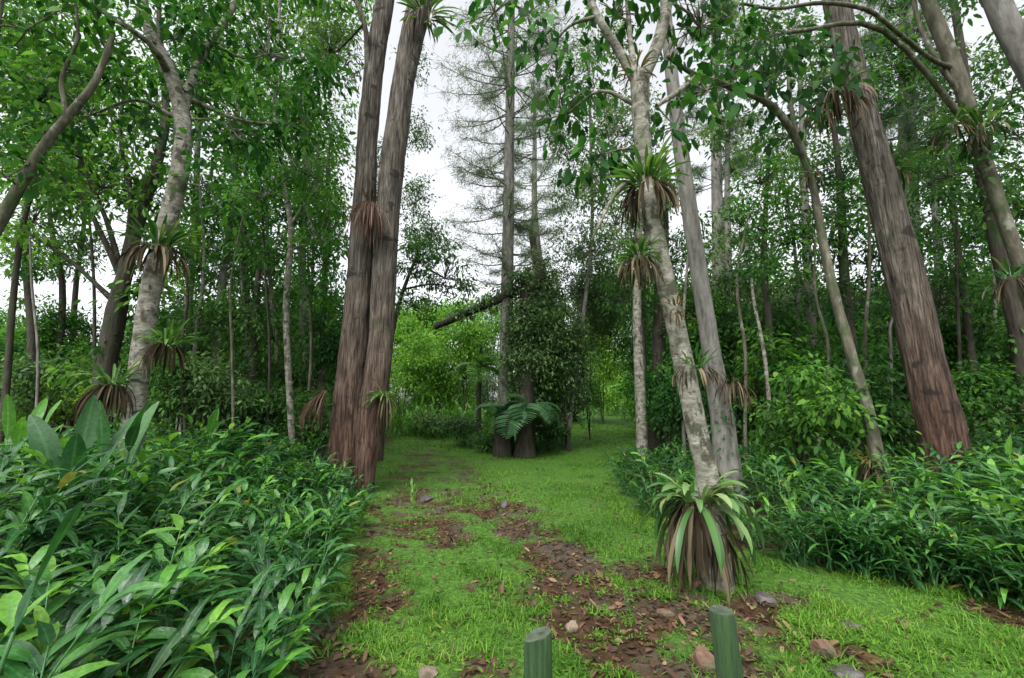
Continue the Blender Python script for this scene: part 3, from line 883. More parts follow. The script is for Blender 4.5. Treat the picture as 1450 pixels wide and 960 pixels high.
# --- trees filling the wood on both sides
fill = [
    # label, trunk points, bark, blobs, leaf, size
    ('leafy young tree with green crown between the bromeliad tree and the arching tree',
     [(1085, 640, 11, 14), (1090, 480, 11, 12), (1082, 380, 11, 10), (1085, 280, 11, 7), (1090, 210, 11, 4)], 'darkbark',
     [blob(1075, 250, 55, 45, 11, 700), blob(1110, 300, 50, 45, 11, 650), blob(1050, 310, 45, 40, 11, 500), blob(1090, 360, 50, 40, 11, 500)], 'canopy_bright', 0.115),
    ('dark dense tree directly left of the massive leaning trunk',
     [(1215, 640, 10.5, 22), (1205, 500, 10.5, 20), (1195, 380, 10.5, 16), (1190, 270, 10.5, 12), (1180, 170, 10.5, 8)], 'darkbark',
     [blob(1190, 240, 45, 70, 10.5, 700), blob(1170, 330, 45, 60, 10.3, 600), blob(1225, 360, 40, 60, 10.8, 500), blob(1200, 420, 50, 50, 10.6, 600)], 'canopy_dark', 0.12),
    ('dark tree filling the gap between the massive trunk and the lichened tree',
     [(1385, 640, 11, 16), (1375, 500, 11, 14), (1360, 380, 11, 12), (1345, 260, 11, 9), (1335, 160, 11, 5)], 'darkbark',
     [blob(1315, 250, 45, 50, 11, 550), blob(1350, 340, 60, 50, 11, 600), blob(1330, 420, 60, 50, 11, 600), blob(1390, 450, 50, 50, 11, 500)], 'canopy_dark', 0.12),
    ('slim tree with pale lower stem left of the mossy-footed pale trunk',
     [(908, 600, 13, 17), (905, 520, 13, 15), (902, 430, 13, 13), (905, 330, 13, 10), (910, 240, 13, 7), (915, 150, 13, 4)], 'pale',
     [blob(895, 330, 50, 50, 13, 600), blob(850, 260, 50, 50, 13, 450), blob(930, 260, 50, 50, 13, 500), blob(885, 180, 60, 50, 13, 500)], 'canopy_grey', 0.12),
    ('dim mossy tree at the edge of the right fork',
     [(930, 610, 14, 22), (932, 520, 14, 19), (935, 430, 14, 20), (940, 330, 14, 15), (940, 230, 14, 9)], 'darkbark',
     [blob(950, 360, 60, 50, 14, 600), blob(900, 420, 50, 40, 14, 500), blob(975, 430, 50, 40, 14, 500)], 'canopy_dark', 0.13),
    ('dark leafy tree just right of the double trunk',
     [(540, 620, 13.5, 9), (548, 520, 13.5, 8), (565, 430, 13.5, 6), (595, 350, 13.5, 4)], 'darkbark',
     [blob(592, 360, 46, 50, 13.5, 650), blob(630, 385, 44, 38, 13.5, 450), blob(606, 325, 34, 28, 13.5, 0), blob(655, 405, 30, 24, 13.5, 0), blob(585, 425, 36, 40, 13.5, 400)], 'canopy_dark', 0.12),
    ('grey-leaved tree right of the far pine',
     [(792, 600, 19, 7), (806, 500, 19, 6), (826, 420, 19, 4), (838, 350, 19, 3)], 'greybark',
     [blob(820, 400, 55, 50, 19, 700), blob(870, 420, 50, 50, 19, 650), blob(850, 350, 45, 40, 19, 450)], 'canopy_grey', 0.15),
    ('bushy tree with bright crown left of the double trunk, behind the slender pale tree',
     [(455, 640, 13, 16), (452, 540, 13, 14), (458, 440, 13, 11), (462, 330, 13, 8), (465, 220, 13, 5)], 'darkbark',
     [blob(465, 330, 45, 65, 13, 800), blob(440, 260, 50, 50, 13, 600), blob(470, 420, 40, 50, 13, 500), blob(455, 150, 50, 60, 13, 600)], 'canopy_bright', 0.13),
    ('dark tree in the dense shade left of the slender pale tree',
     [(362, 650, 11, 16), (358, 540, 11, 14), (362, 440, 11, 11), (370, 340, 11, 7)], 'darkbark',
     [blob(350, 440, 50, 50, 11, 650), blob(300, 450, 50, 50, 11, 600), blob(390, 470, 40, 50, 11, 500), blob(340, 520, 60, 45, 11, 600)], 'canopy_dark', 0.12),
    ('tall thin grey-leaved tree between the pine and the forked bromeliad tree',
     [(806, 610, 17.5, 6), (822, 480, 17.5, 6), (838, 330, 17.5, 5), (836, 180, 17, 4), (832, 60, 17, 3)], 'greybark',
     [blob(810, 110, 40, 40, 17, 0), blob(865, 150, 45, 45, 17, 0), blob(800, 190, 40, 36, 17, 0), blob(860, 230, 50, 40, 17, 0), blob(815, 270, 45, 36, 17, 0), blob(870, 310, 50, 40, 17, 0), blob(820, 345, 50, 40, 17, 0), blob(850, 60, 45, 40, 17, 0)], 'canopy_grey', 0.15),
    ('wispy grey-leaved tree seen past the right edge of the double trunk',
     [(520, 620, 18, 10), (528, 480, 18, 9), (548, 330, 18, 7), (578, 180, 18, 5), (582, 40, 18, 3)], 'greybark',
     [blob(585, 90, 22, 40, 18, 0), blob(590, 190, 22, 40, 18, 0), blob(588, 280, 28, 40, 18, 0), blob(600, 340, 36, 30, 18, 0), blob(540, 250, 30, 60, 18, 0)], 'canopy_grey', 0.13),
    ('thin young tree with a tufted top in the right-hand thicket',
     [(1092, 600, 9.5, 7), (1082, 500, 9.5, 6), (1068, 430, 9.5, 5), (1064, 395, 9.5, 4)], 'pale',
     [blob(1062, 392, 16, 14, 9.5, 110)], 'canopy_dark', 0.15),
    ('tall leafy tree at the upper left behind the dark limbed tree',
     [(40, 640, 13, 18), (45, 480, 13, 15), (35, 340, 13, 12), (45, 200, 13, 9), (50, 60, 13, 6)], 'darkbark',
     [blob(30, 80, 80, 80, 13, 800), blob(110, 140, 80, 70, 13, 800), blob(20, 220, 70, 70, 13, 700), blob(110, 260, 70, 60, 13, 600), blob(40, 340, 60, 50, 13, 450), blob(60, -20, 120, 60, 13, 700)], 'canopy_bright', 0.2),
    ('tall leafy tree right behind the pale leaning tree',
     [(255, 640, 13.5, 18), (262, 480, 13.5, 15), (275, 340, 13.5, 12), (280, 200, 13.5, 9), (285, 60, 13.5, 6)], 'greybark',
     [blob(290, 60, 80, 70, 13.5, 800), blob(230, 140, 70, 70, 13.5, 700), blob(310, 180, 70, 70, 13.5, 700), blob(250, 280, 60, 70, 13.5, 700), blob(310, 340, 60, 60, 13.5, 600), blob(260, 410, 60, 50, 13.5, 500), blob(290, -30, 120, 60, 13.5, 700)], 'canopy', 0.2),
    ('tall bright tree behind the upper part of the slender pale tree',
     [(425, 640, 14.5, 16), (430, 480, 14.5, 14), (428, 340, 14.5, 11), (435, 200, 14.5, 8), (440, 60, 14.5, 5)], 'greybark',
     [blob(400, 40, 80, 70, 14.5, 800), blob(470, 60, 50, 70, 14.5, 600), blob(390, 140, 70, 60, 14.5, 650), blob(450, 200, 60, 60, 14.5, 650), blob(400, 240, 60, 60, 14.5, 600), blob(460, 290, 50, 60, 14.5, 500), blob(380, 340, 50, 60, 14.5, 500), blob(440, -40, 120, 60, 14.5, 700)], 'canopy_bright', 0.2),
    ('dusky tree between the dark limbed tree and the slim grey one',
     [(345, 640, 16, 18), (350, 480, 16, 15), (345, 340, 16, 11), (350, 230, 16, 6)], 'darkbark',
     [blob(340, 280, 70, 60, 16, 700), blob(310, 380, 70, 60, 16, 700), blob(380, 400, 60, 60, 16, 700), blob(350, 470, 80, 50, 16, 800), blob(250, 460, 60, 50, 16, 500)], 'canopy_dark', 0.2),
    ('high-crowned tree behind the arching tree',
     [(1155, 640, 14, 20), (1150, 480, 14, 17), (1140, 300, 14, 13), (1135, 150, 14, 9), (1130, 30, 14, 6)], 'greybark',
     [blob(1120, 60, 70, 60, 14, 550), blob(1170, 130, 60, 60, 14, 600), blob(1130, 200, 60, 60, 14, 550), blob(1180, 290, 50, 60, 14, 600), blob(1130, 400, 60, 60, 14, 700), blob(1060, 420, 60, 50, 14, 600), blob(1050, 60, 50, 60, 14, 300)], 'canopy_grey', 0.18),
    ('high-crowned tree between the massive trunk and the lichened tree',
     [(1330, 640, 14, 20), (1335, 480, 14, 17), (1325, 300, 14, 13), (1320, 150, 14, 9), (1315, 30, 14, 6)], 'greybark',
     [blob(1290, 130, 60, 60, 14, 450), blob(1340, 220, 60, 60, 14, 600), blob(1290, 300, 50, 60, 14, 600), blob(1360, 320, 60, 60, 14, 600), blob(1310, 400, 60, 60, 14, 700), blob(1380, 420, 60, 60, 14, 700), blob(1260, 60, 50, 60, 14, 300)], 'canopy', 0.18),
    ('leafy tree beyond the right edge of the wood',
     [(1470, 640, 12, 22), (1470, 480, 12, 19), (1465, 300, 12, 14), (1460, 100, 12, 9)], 'darkbark',
     [blob(1440, 180, 50, 60, 12, 500), blob(1420, 300, 50, 60, 12, 600), blob(1450, 400, 60, 60, 12, 700), blob(1400, 480, 60, 50, 12, 700), blob(1450, 60, 50, 60, 12, 350)], 'canopy_dark', 0.18),
    ('greyish tree behind the gap right of the forked bromeliad tree',
     [(1035, 640, 16, 18), (1035, 480, 16, 15), (1030, 340, 16, 11), (1030, 200, 16, 7)], 'greybark',
     [blob(1020, 400, 60, 60, 16, 700), blob(1060, 340, 50, 50, 16, 450), blob(980, 440, 50, 50, 16, 600), blob(1050, 480, 60, 50, 16, 700), blob(1030, 180, 50, 60, 16, 250)], 'canopy_grey', 0.2),
]
for k, (lab, pts, bark, bl, lm, sz) in enumerate(fill):
    tree('woodland_tree', lab, [pts], bark, bl, lm, 400 + k, sz, 0.5, sides=10, rough=0.1)


# --- thin stems crowding the shade
rs = np.random.default_rng(321)
for k, (px, Y, w, top, bk, where) in enumerate((
        (262, 9, 6, 330, 'darkbark', 'just right of the pale leaning tree'), (283, 11, 7, 260, 'greybark', 'between the pale leaning tree and the slim grey one'),
        (330, 8.5, 5, 300, 'mossy', 'just right of the slim grey tree'), (347, 12, 8, 200, 'greybark', 'in the middle of the left shade'),
        (378, 10, 5, 270, 'darkbark', 'left of the slender pale tree'), (392, 13, 7, 220, 'greybark', 'hard against the left of the slender pale tree'),
        (432, 10.5, 5, 300, 'mossy', 'just right of the slender pale tree'), (447, 12, 6, 200, 'darkbark', 'left of the double trunk'),
        (125, 12, 7, 260, 'darkbark', 'left of the dark ivy-clad tree'), (50, 11, 6, 300, 'greybark', 'between the dark thin trees at far left'),
        (1055, 10, 6, 300, 'mossy', 'right of the mossy-footed pale trunk'), (1122, 12, 7, 200, 'greybark', 'behind the blue-green shrub'),
        (1160, 9.5, 6, 330, 'mossy', 'left of the arching tree'), (1238, 10, 8, 260, 'mossy', 'between the arching tree and the massive trunk'),
        (1262, 9, 6, 420, 'greybark', 'close left of the massive trunk'), (1360, 10, 7, 300, 'darkbark', 'right of the massive trunk'),
        (1395, 12, 8, 260, 'greybark', 'between the massive trunk and the right edge'), (1430, 9.5, 6, 330, 'darkbark', 'near the right edge'),
        (968, 12, 6, 330, 'greybark', 'between the forked tree and the pale trunk'), (915, 15, 7, 300, 'mossy', 'on the right verge of the right-hand path'))):
    sw = rs.normal(0, 9, 3)
    pts = [(px, 610, Y, w), (px + sw[0], 500, Y, w * .9), (px + sw[1], (500 + top) / 2, Y, w * .75), (px + sw[2], top, Y, w * .45)]
    tree('sapling', 'thin stem ' + where, [pts], bk,
         [blob(px + sw[2] + rs.uniform(-20, 20), top + q * 36, 30, 24, Y + rs.uniform(-.4, .4), 0) for q in range(3)],
         ('canopy', 'canopy_bright', 'canopy_dark')[k % 3], 1200 + k, 0.14, 0.5, sides=7, rough=0.1, crown_kw=dict(lai=1.0))


# ------------------------------------------------------------------ far trees and shrubs (copies)
def generic_tree(name, label, h, r, seed, leafm, bark, n, leaf, group, cat='tree', crown='crown', low=0.08):
    rng = np.random.default_rng(seed)
    tb = MB()
    lean = rng.normal(size=2) * 0.05 * h
    pts = [np.array([lean[0] * t, lean[1] * t, h * 0.85 * t - 0.1]) + np.append(rng.normal(size=2) * 0.02 * h * (t > 0), 0) for t in (0, 0.3, 0.6, 1.0)]
    c, rr = tube(tb, pts, [0.02 * h, 0.016 * h, 0.011 * h, 0.004 * h], 8, 4, 0.1, 0, seed)
    bl = []
    nb = 16
    for k in range(nb):
        t = low + (1 - low) * (k + 0.5) / nb
        w = r * (0.55 + 0.6 * math.sin(math.pi * min(1, (t - low) / (1 - low) * 0.8 + 0.12)))
        az = rng.uniform(0, 6.28)
        d = rng.uniform(0.15, 0.65) * w
        rad = w * rng.uniform(0.42, 0.68)
        bl.append(((math.sin(az) * d, math.cos(az) * d, h * t), (rad, rad, rad * 0.8), n // nb))
    fm = foliage(bl, seed, leaf, 0.52, twigs=tb, anchors=np.column_stack([c, rr]))
    root = empty(name, (0, 0, 0), label, cat, group)
    t_ = tb.build('trunk', M[bark], root)
    f_ = fm.build(crown, M[leafm], root)
    return root, [t_, f_]


rng = np.random.default_rng(5)
protos = [generic_tree('far_tree', 'x', 8.0, 3.2, 201, 'canopy', 'darkbark', 4200, 0.24, 'trees at the back of the wood'),
          generic_tree('far_tree', 'x', 9.0, 2.9, 202, 'canopy_dark', 'greybark', 4200, 0.23, 'trees at the back of the wood'),
          generic_tree('far_tree', 'x', 7.0, 3.3, 203, 'canopy_bright', 'darkbark', 4200, 0.24, 'trees at the back of the wood'),
          generic_tree('far_tree', 'x', 8.5, 3.0, 204, 'canopy_grey', 'greybark', 4200, 0.23, 'trees at the back of the wood')]
used = [False] * 4
KINDN = ['mid-green', 'dark', 'bright green', 'grey-green']


def far_tree(px, Y, k, sc, where):
    p = P(px, 585, Y)
    loc = (p[0], Y, float(gz(p[0], Y)))
    lab = f'distant {KINDN[k]} tree at the back of the wood, {where}'
    if not used[k]:
        used[k] = True
        r = protos[k][0]
        r.location = loc
        r.rotation_euler = (0, 0, rng.uniform(0, 6.28))
        r.scale = (sc,) * 3
        r['label'] = lab
    else:
        dup(protos[k][0], protos[k][1], loc, rng.uniform(0, 6.28), sc, lab, 'trees at the back of the wood')


# x in photo px, distance, kind, size, where
for px, Y, k, sc in [(60, 36, 2, .8), (150, 40, 0, .8), (0, 42, 3, .8), (230, 34, 0, 1.0), (320, 38, 3, 1.1), (410, 36, 0, 1.1), (470, 40, 3, 1.1), (-60, 22, 0, .8), (30, 30, 2, .75), (110, 34, 3, .7), (190, 28, 0, .85), (250, 20, 1, .75), (290, 30, 2, .95), (340, 19, 0, .8), (390, 24, 1, 1.0), (440, 20, 0, .85), (480, 28, 2, 1.0), (-160, 17, 1, .9), (-10, 19, 1, .5)]:
    far_tree(px, Y, k, sc, 'left of the double trunk')
for px, Y, k, sc in [(560, 40, 2, .85), (600, 46, 3, .9), (640, 38, 2, .62), (690, 44, 3, .8), (670, 50, 0, .8), (735, 38, 3, .95), (780, 34, 0, .9), (815, 36, 2, 1.0), (870, 52, 2, 1.1), (850, 58, 3, 1.2), (910, 50, 2, 1.1)]:
    far_tree(px, Y, k, sc, 'where the two paths part')
for px, Y, k, sc in [(955, 28, 0, 1.1), (1030, 26, 3, 1.1), (1090, 28, 0, 1.2), (1150, 25, 3, 1.1), (1250, 26, 0, 1.1), (1320, 25, 3, 1.1), (1390, 24, 0, 1.1), (1450, 23, 3, 1.1), (950, 22, 1, .85), (1000, 19, 0, .7), (1050, 18, 1, .75), (1110, 20, 0, .8), (1160, 17, 1, .7), (1220, 20, 0, .9), (1280, 17, 1, .7), (1340, 19, 0, .8), (1400, 16, 1, .7), (1460, 17, 2, .7), (1520, 14, 1, .8), (935, 38, 2, .9), (975, 30, 3, 1.0), (1600, 16, 0, 1.0)]:
    far_tree(px, Y, k, sc, 'right of the right-hand path')


def shrub(label, px, py, rx, ry, Y, n, leafm, leaf, seed, lw=0.5, group=None, name='shrub', lumps=4, lai=2.6):
    rng = np.random.default_rng(seed)
    s = mpp(px, py, Y)
    c = P(px, py, Y)
    base = np.array([c[0], c[1], float(gz(c[0], c[1]))])
    bl = []
    for k in range(lumps):
        a = rng.uniform(0, 6.28)
        f = 0.45 if lumps > 1 else 0
        off = np.array([math.cos(a) * rx * s * f, rng.normal() * 0.3 * rx * s, math.sin(a) * ry * s * f])
        q = c + off
        q[2] = max(q[2], base[2] + 0.2 * ry * s)
        bl.append((q, (rx * s * 0.62, rx * s * 0.62, ry * s * 0.64), n // lumps))
    tb = MB()
    an = []
    for k in range(3):
        a = rng.uniform(0, 6.28)
        e = c + np.array([math.cos(a) * rx * s * 0.3, math.sin(a) * rx * s * 0.3, 0])
        cc, rr = tube(tb, [base - np.array([0, 0, 0.05]) + rng.normal(size=3) * np.array([.06, .06, 0]), 0.5 * (base + e) + rng.normal(size=3) * 0.05, e], [0.03, 0.022, 0.01], 6, 4)
        an.append(np.column_stack([cc, rr]))
    fm = foliage(bl, seed, leaf, lw, twigs=tb, anchors=np.vstack(an), limb=True, twig_r=0.008, lai=lai)
    root = empty(name, base, label, 'shrub', group)
    tb.build('stem', M['darkbark'], root, base)
    fm.build('foliage', M[leafm], root, base)
    return root


shr = [
    # left, in the shade
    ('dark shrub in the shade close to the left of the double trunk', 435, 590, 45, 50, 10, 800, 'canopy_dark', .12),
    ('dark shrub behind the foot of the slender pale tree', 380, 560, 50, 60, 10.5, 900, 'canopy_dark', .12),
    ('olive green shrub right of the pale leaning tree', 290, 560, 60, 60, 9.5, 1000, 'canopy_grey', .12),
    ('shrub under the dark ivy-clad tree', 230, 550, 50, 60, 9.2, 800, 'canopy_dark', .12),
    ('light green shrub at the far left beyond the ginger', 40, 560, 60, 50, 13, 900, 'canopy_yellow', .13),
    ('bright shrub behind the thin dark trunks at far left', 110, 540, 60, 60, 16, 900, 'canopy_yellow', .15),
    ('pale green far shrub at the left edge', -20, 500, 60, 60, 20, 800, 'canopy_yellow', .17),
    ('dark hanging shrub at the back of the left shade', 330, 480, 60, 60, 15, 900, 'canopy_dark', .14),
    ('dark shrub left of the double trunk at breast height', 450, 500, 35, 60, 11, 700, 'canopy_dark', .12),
    # centre
    ('broad yellow-green bush closing the end of the left path', 620, 515, 60, 65, 27, 0, 'canopy_yellow', .2),
    ('tall yellow-green bush right beside the double trunk, far down the left path', 572, 500, 40, 75, 29, 0, 'canopy_yellow', .2),
    ('light bush behind the slender tree fern', 662, 500, 45, 60, 25, 0, 'canopy_yellow', .18),
    ('tall pale bush rising over the end of the left path', 635, 465, 60, 45, 34, 0, 'canopy_yellow', .23),
    ('tall light bush below the tip of the broken limb', 590, 445, 60, 50, 37, 0, 'canopy_grey', .24),
    ('light bush behind the pine, under the broken limb', 695, 470, 45, 55, 28, 0, 'canopy_yellow', .19),
    ('grey-green low shrub along the left edge of the point between the paths', 655, 604, 36, 18, 18.5, 0, 'canopy_grey', .13),
    ('small grey-green shrub at the far end of the point between the paths', 615, 594, 30, 16, 21.5, 0, 'canopy_grey', .14),
    ('low dark shrub left of the pine foot', 690, 622, 22, 16, 17, 0, 'canopy_dark', .12),
    ('rounded dark shrub right of the tree ferns', 778, 605, 34, 30, 17.2, 0, 'canopy_dark', .13),
    ('leafy shrub just behind the tree ferns', 765, 555, 34, 45, 17.6, 0, 'canopy', .13),
    ('tall loose bush in front of the thin stems on the point between the paths', 800, 470, 38, 75, 17, 0, 'canopy_grey', .15),
    ('grey-green bush left of the right-hand path', 798, 535, 36, 55, 18, 0, 'canopy_grey', .14),
    ('grey-green bush rising behind the ivy-clad dead tree', 775, 460, 42, 60, 18.5, 0, 'canopy_grey', .14),
    ('tall grey-green bush behind the right end of the point between the paths', 830, 445, 60, 75, 21, 0, 'canopy_grey', .15),
    ('tall bush with bright leaves closing the view behind the right-hand path', 905, 430, 60, 90, 30, 0, 'canopy_bright', .2),
    ('light green bush over the mouth of the right-hand path', 850, 490, 48, 52, 30, 0, 'canopy_yellow', .19),
    ('bright green bush at the end of the right-hand path', 872, 560, 34, 26, 44, 0, 'canopy_yellow', .22),
    ('bright low bush on the right of the right-hand path end', 912, 570, 18, 30, 24, 0, 'canopy_yellow', .15),
    # right
    ('dark shrub on the right verge of the right-hand path', 940, 565, 32, 50, 13, 800, 'canopy', .13),
    ('dark shrub behind the pale straight trunk', 990, 560, 50, 60, 11.5, 900, 'canopy_dark', .12),
    ('tall dark thicket shrub behind the pale straight trunk', 1010, 470, 60, 60, 13, 1000, 'canopy', .13),
    ('dark shrub at the back between the pale trunk and the arching tree', 1110, 480, 60, 60, 12, 1100, 'canopy_dark', .13),
    ('rounded shrub with blue-green leaves right of the pale straight trunk', 1130, 605, 70, 62, 7.6, 1100, 'canopy', .13),
    ('bright-topped young shrub above the blue-green shrub', 1125, 535, 42, 22, 7.8, 330, 'canopy_bright', .14),
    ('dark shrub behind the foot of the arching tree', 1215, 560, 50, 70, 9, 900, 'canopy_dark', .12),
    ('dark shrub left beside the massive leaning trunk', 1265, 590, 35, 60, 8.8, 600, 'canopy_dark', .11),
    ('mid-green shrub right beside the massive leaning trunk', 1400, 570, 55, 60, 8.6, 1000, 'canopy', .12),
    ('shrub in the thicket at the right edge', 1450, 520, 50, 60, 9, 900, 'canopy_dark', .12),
    ('leafy shrub behind the massive leaning trunk', 1350, 500, 60, 60, 12, 1000, 'canopy', .13),
    ('small shrub low on the right bank beside the foot of the massive trunk', 1410, 640, 40, 35, 7, 500, 'canopy_dark', .11),
    ('thicket shrub beyond the lichen-spotted tree', 1500, 600, 60, 60, 8, 800, 'canopy', .12),
]
for k, (lab, px, py, rx, ry, Y, n, lm, lf) in enumerate(shr):
    shrub(lab, px, py, rx, ry, Y, n, lm, lf, 600 + k)

rf = np.random.default_rng(4242)
spots_ = []
for side, x0, x1, n in (('left', 235, 462, 14), ('left', -40, 120, 5), ('right', 955, 1480, 24)):
    for k in range(n):
        px = x0 + (k + rf.uniform(.1, .9)) / n * (x1 - x0)
        Y = rf.uniform(10.5, 18)
        spots_.append((side, px, Y))
for k, (side, px, Y) in enumerate(spots_):
    top = rf.uniform(395, 520)
    lm = ('canopy', 'canopy_bright', 'canopy_grey', 'canopy', 'canopy_bright')[k % 5]
    word = {'canopy': 'mid-green', 'canopy_bright': 'bright green', 'canopy_grey': 'grey-green'}[lm]
    shrub(f'{word} leafy understorey shrub in the wood on the {"far side of the left bank" if side == "left" else "far side of the right bank"}', px, (top + 590) / 2, rf.uniform(34, 50), (590 - top) / 2, Y, 0, lm,
          rf.uniform(.13, .19), 5000 + k, group=f'understorey shrubs behind the {side} bank', lai=2.0)

# --- the ivy-smothered dead tree in the middle and the leaning log
tree('ivy_clad_snag', 'dead tree smothered in ivy right of the pine, one broken limb slanting down left',
     [[(746, 640, 16.6, 30), (744, 560, 16.6, 26), (745, 470, 16.6, 24), (747, 400, 16.6, 16), (748, 380, 16.6, 8)],
      [(746, 408, 16.6, 16), (735, 411, 16.7, 14), (699, 426, 17.0, 13), (660, 444, 17.4, 11), (632, 456, 17.8, 10), (616, 463, 18, 8)],
      [(746, 415, 16.6, 20), (765, 385, 16.8, 18), (758, 360, 17, 12), (752, 330, 17.2, 7)]], 'darkbark',
     [blob(745, 415, 30, 38, 16.5, 700, 0.7), blob(712, 414, 20, 12, 16.9, 0, .3), blob(684, 430, 20, 12, 17.1, 0, .3), blob(655, 442, 18, 10, 17.4, 0, .3), blob(750, 460, 32, 40, 16.5, 0, .6), blob(746, 510, 36, 36, 16.4, 0, .6), blob(770, 390, 22, 26, 16.8, 0, .5), blob(742, 480, 24, 40, 16.6, 600, 0.5), blob(735, 545, 20, 40, 16.8, 350, 0.4), blob(765, 520, 22, 50, 16.9, 400, .5)], 'canopy_grey', 131, 0.14, 0.55, sides=12, rough=0.2, crown_kw=dict(lai=4.0), crown='ivy', cat='dead tree')

# ------------------------------------------------------------------ tree ferns
def frond_mesh(L, seed, e0, e1, mat, wmax=0.4):
    rng = np.random.default_rng(seed)
    mb = MB()
    K = 26
    t = np.linspace(0, 1, K)
    e = e0 + (e1 - e0) * t
    c = np.zeros((K, 3))
    for k in range(1, K):
        c[k] = c[k - 1] + L / K * np.array([0, math.cos(e[k]), math.sin(e[k])])
    tube(mb, c[::3], np.linspace(0.016, 0.004, len(c[::3])), 5, 2)
    w = wmax * L * np.sin(np.pi * np.clip(t * 0.93 + 0.06, 0, 1)) ** 0.7
    for sgn in (-1, 1):
        k = np.arange(2, K)
        az = np.full(len(k), sgn * R(72))
        ribbons(mb, c[k], az, 0.15 + rng.normal(0, .06, len(k)), -0.5, w[k], np.full(len(k), L * 0.06), 'lance', 4, 0.1, rng.uniform(0, 1, len(k)))
    return mb.mesh('frond', M[mat])


def tree_fern(label, px, py, Y, wpx, L, n, mat, seed, e0=0.55, e1=-0.6):
    rng = np.random.default_rng(seed)
    top = P(px, py, Y)
    base = np.array([top[0], top[1], float(gz(top[0], top[1]))])
    root = empty('tree_fern', base, label, 'tree fern')
    tb = MB()
    r = 0.5 * wpx * mpp(px, py, Y)
    tube(tb, [base - np.array([0, 0, .1]), 0.5 * (base + top) + rng.normal(size=3) * .03, top], [r * 1.2, r, r * 0.9], 14, 6, 0.2, 0.2, seed)
    tb.build('trunk', M['darkbark'], root, base)
    me = [frond_mesh(L, seed + k, e0 + .1 * k, e1 - .1 * k, mat) for k in range(2)]
    for k in range(n):
        o = bpy.data.objects.new('frond', me[k % 2])
        COL.objects.link(o)
        o.parent = root
        o.location = tuple(top - base)
        s = rng.uniform(0.65, 1.15)
        o.rotation_euler = (rng.normal(0, .28), rng.normal(0, .15), k / n * 6.283 + rng.normal(0, .2))
        o.scale = (s, s, s)
    return root


tree_fern('dark-stemmed tree fern with blue-green fronds at the foot of the pine', 745, 580, 15.5, 22, 1.65, 15, 'fern', 141, 1.0, -1.3)
tree_fern('shorter tree fern against the left side of the pine foot', 712, 584, 15.8, 22, 1.25, 12, 'fern', 143, 0.95, -1.3)
tree_fern('slender light-green tree fern on the point left of the pine', 680, 520, 19, 6, 1.5, 10, 'fern_light', 145, 0.75, -1.0)


# ------------------------------------------------------------------ bromeliads on the trunks
def bromeliad(label, px, py, Y, n, L, wd, nd, Ld, seed, mat='brom', dead='dead', spread=0.05, side=None, e=(0.2, 1.35), group='bromeliads growing on the trunks', sd=0.95):
    rng = np.random.default_rng(seed)
    c = P(px, py, Y)
    root = empty('bromeliad', c, label, 'bromeliad', group)
    mb = MB()
    az = rng.uniform(0, 6.283, n) if side is None else rng.normal(side, sd, n)
    e0 = rng.uniform(e[0], e[1], n)
    o = np.stack([np.sin(az), np.cos(az), 0 * az], -1) * spread
    o[:, 2] += rng.uniform(-0.04, 0.04, n)
    ribbons(mb, o, az, e0, e0 - rng.uniform(0.5, 1.5, n), L * rng.uniform(0.6, 1.15, n), wd * rng.uniform(0.8, 1.2, n), 'strap', 7, 0.3,
            rng.uniform(0, 1, n), rng.normal(0, .25, n))
    mb.build('rosette', M[mat], root)
    if nd:
        mb = MB()
        az = rng.uniform(0, 6.283, nd) if side is None else rng.normal(side, sd, nd)
        o = np.stack([np.sin(az), np.cos(az), 0 * az], -1) * spread * 1.1
        o[:, 2] -= rng.uniform(0.0, 0.08, nd)
        ribbons(mb, o, az, rng.uniform(-1.45, -0.35, nd), rng.uniform(-1.85, -1.4, nd), Ld * rng.uniform(0.5, 1.15, nd), wd * rng.uniform(0.5, 1.0, nd), 'strap', 7, 0.5,
                rng.uniform(0, 1, nd), rng.normal(0, 1.2, nd))
        mb.build('dead_leaves', M[dead], root)
    return root


bromeliad('largest bromeliad on the forked tree, bright rosette over hanging dark leaves', 915, 258, 4.0, 80, 0.36, 0.034, 80, 0.4, 1, spread=0.11)
bromeliad('second bromeliad down the forked tree, left of the trunk', 905, 362, 3.95, 54, 0.22, 0.026, 70, 0.32, 2, 'brom', 'dead', spread=0.08)
bromeliad('small reddish bromeliad halfway up the forked tree', 957, 436, 3.95, 16, 0.16, 0.02, 12, 0.18, 3, 'brom_red', spread=0.05)
bromeliad('small spiky bromeliad with a brown beard low on the forked tree', 985, 515, 3.95, 26, 0.2, 0.02, 34, 0.24, 4, 'brom', 'dead', spread=0.1)
bromeliad('bromeliad with yellowish leaves growing in the crotch of the forked tree', 900, 100, 4.0, 18, 0.2, 0.02, 10, 0.2, 5, 'brom_red', spread=0.08)
bromeliad('dark-bearded bromeliad high on the pale leaning tree', 224, 348, 6.35, 60, 0.6, 0.045, 70, 0.6, 6, 'brom', 'dead', spread=0.16)
bromeliad('wide bromeliad with brown straps low on the left of the pale leaning tree', 160, 542, 6.4, 44, 0.5, 0.045, 70, 0.65, 7, 'brom', 'dead', spread=0.13)
bromeliad('green bromeliad low on the right of the pale leaning tree', 236, 486, 6.4, 46, 0.45, 0.04, 50, 0.5, 8, spread=0.13)
bromeliad('yellowish bromeliad with bristling dead leaves on the massive leaning trunk', 1183, 128, 6.95, 44, 0.5, 0.04, 90, 0.8, 9, 'brom', 'dead', spread=0.14, e=(0.3, 1.4))
bromeliad('brown dead bromeliad wedged between the twin trunks', 526, 290, 8.62, 8, 0.3, 0.03, 120, 1.0, 10, 'dead', 'rust', spread=0.16, side=math.pi, sd=0.45)
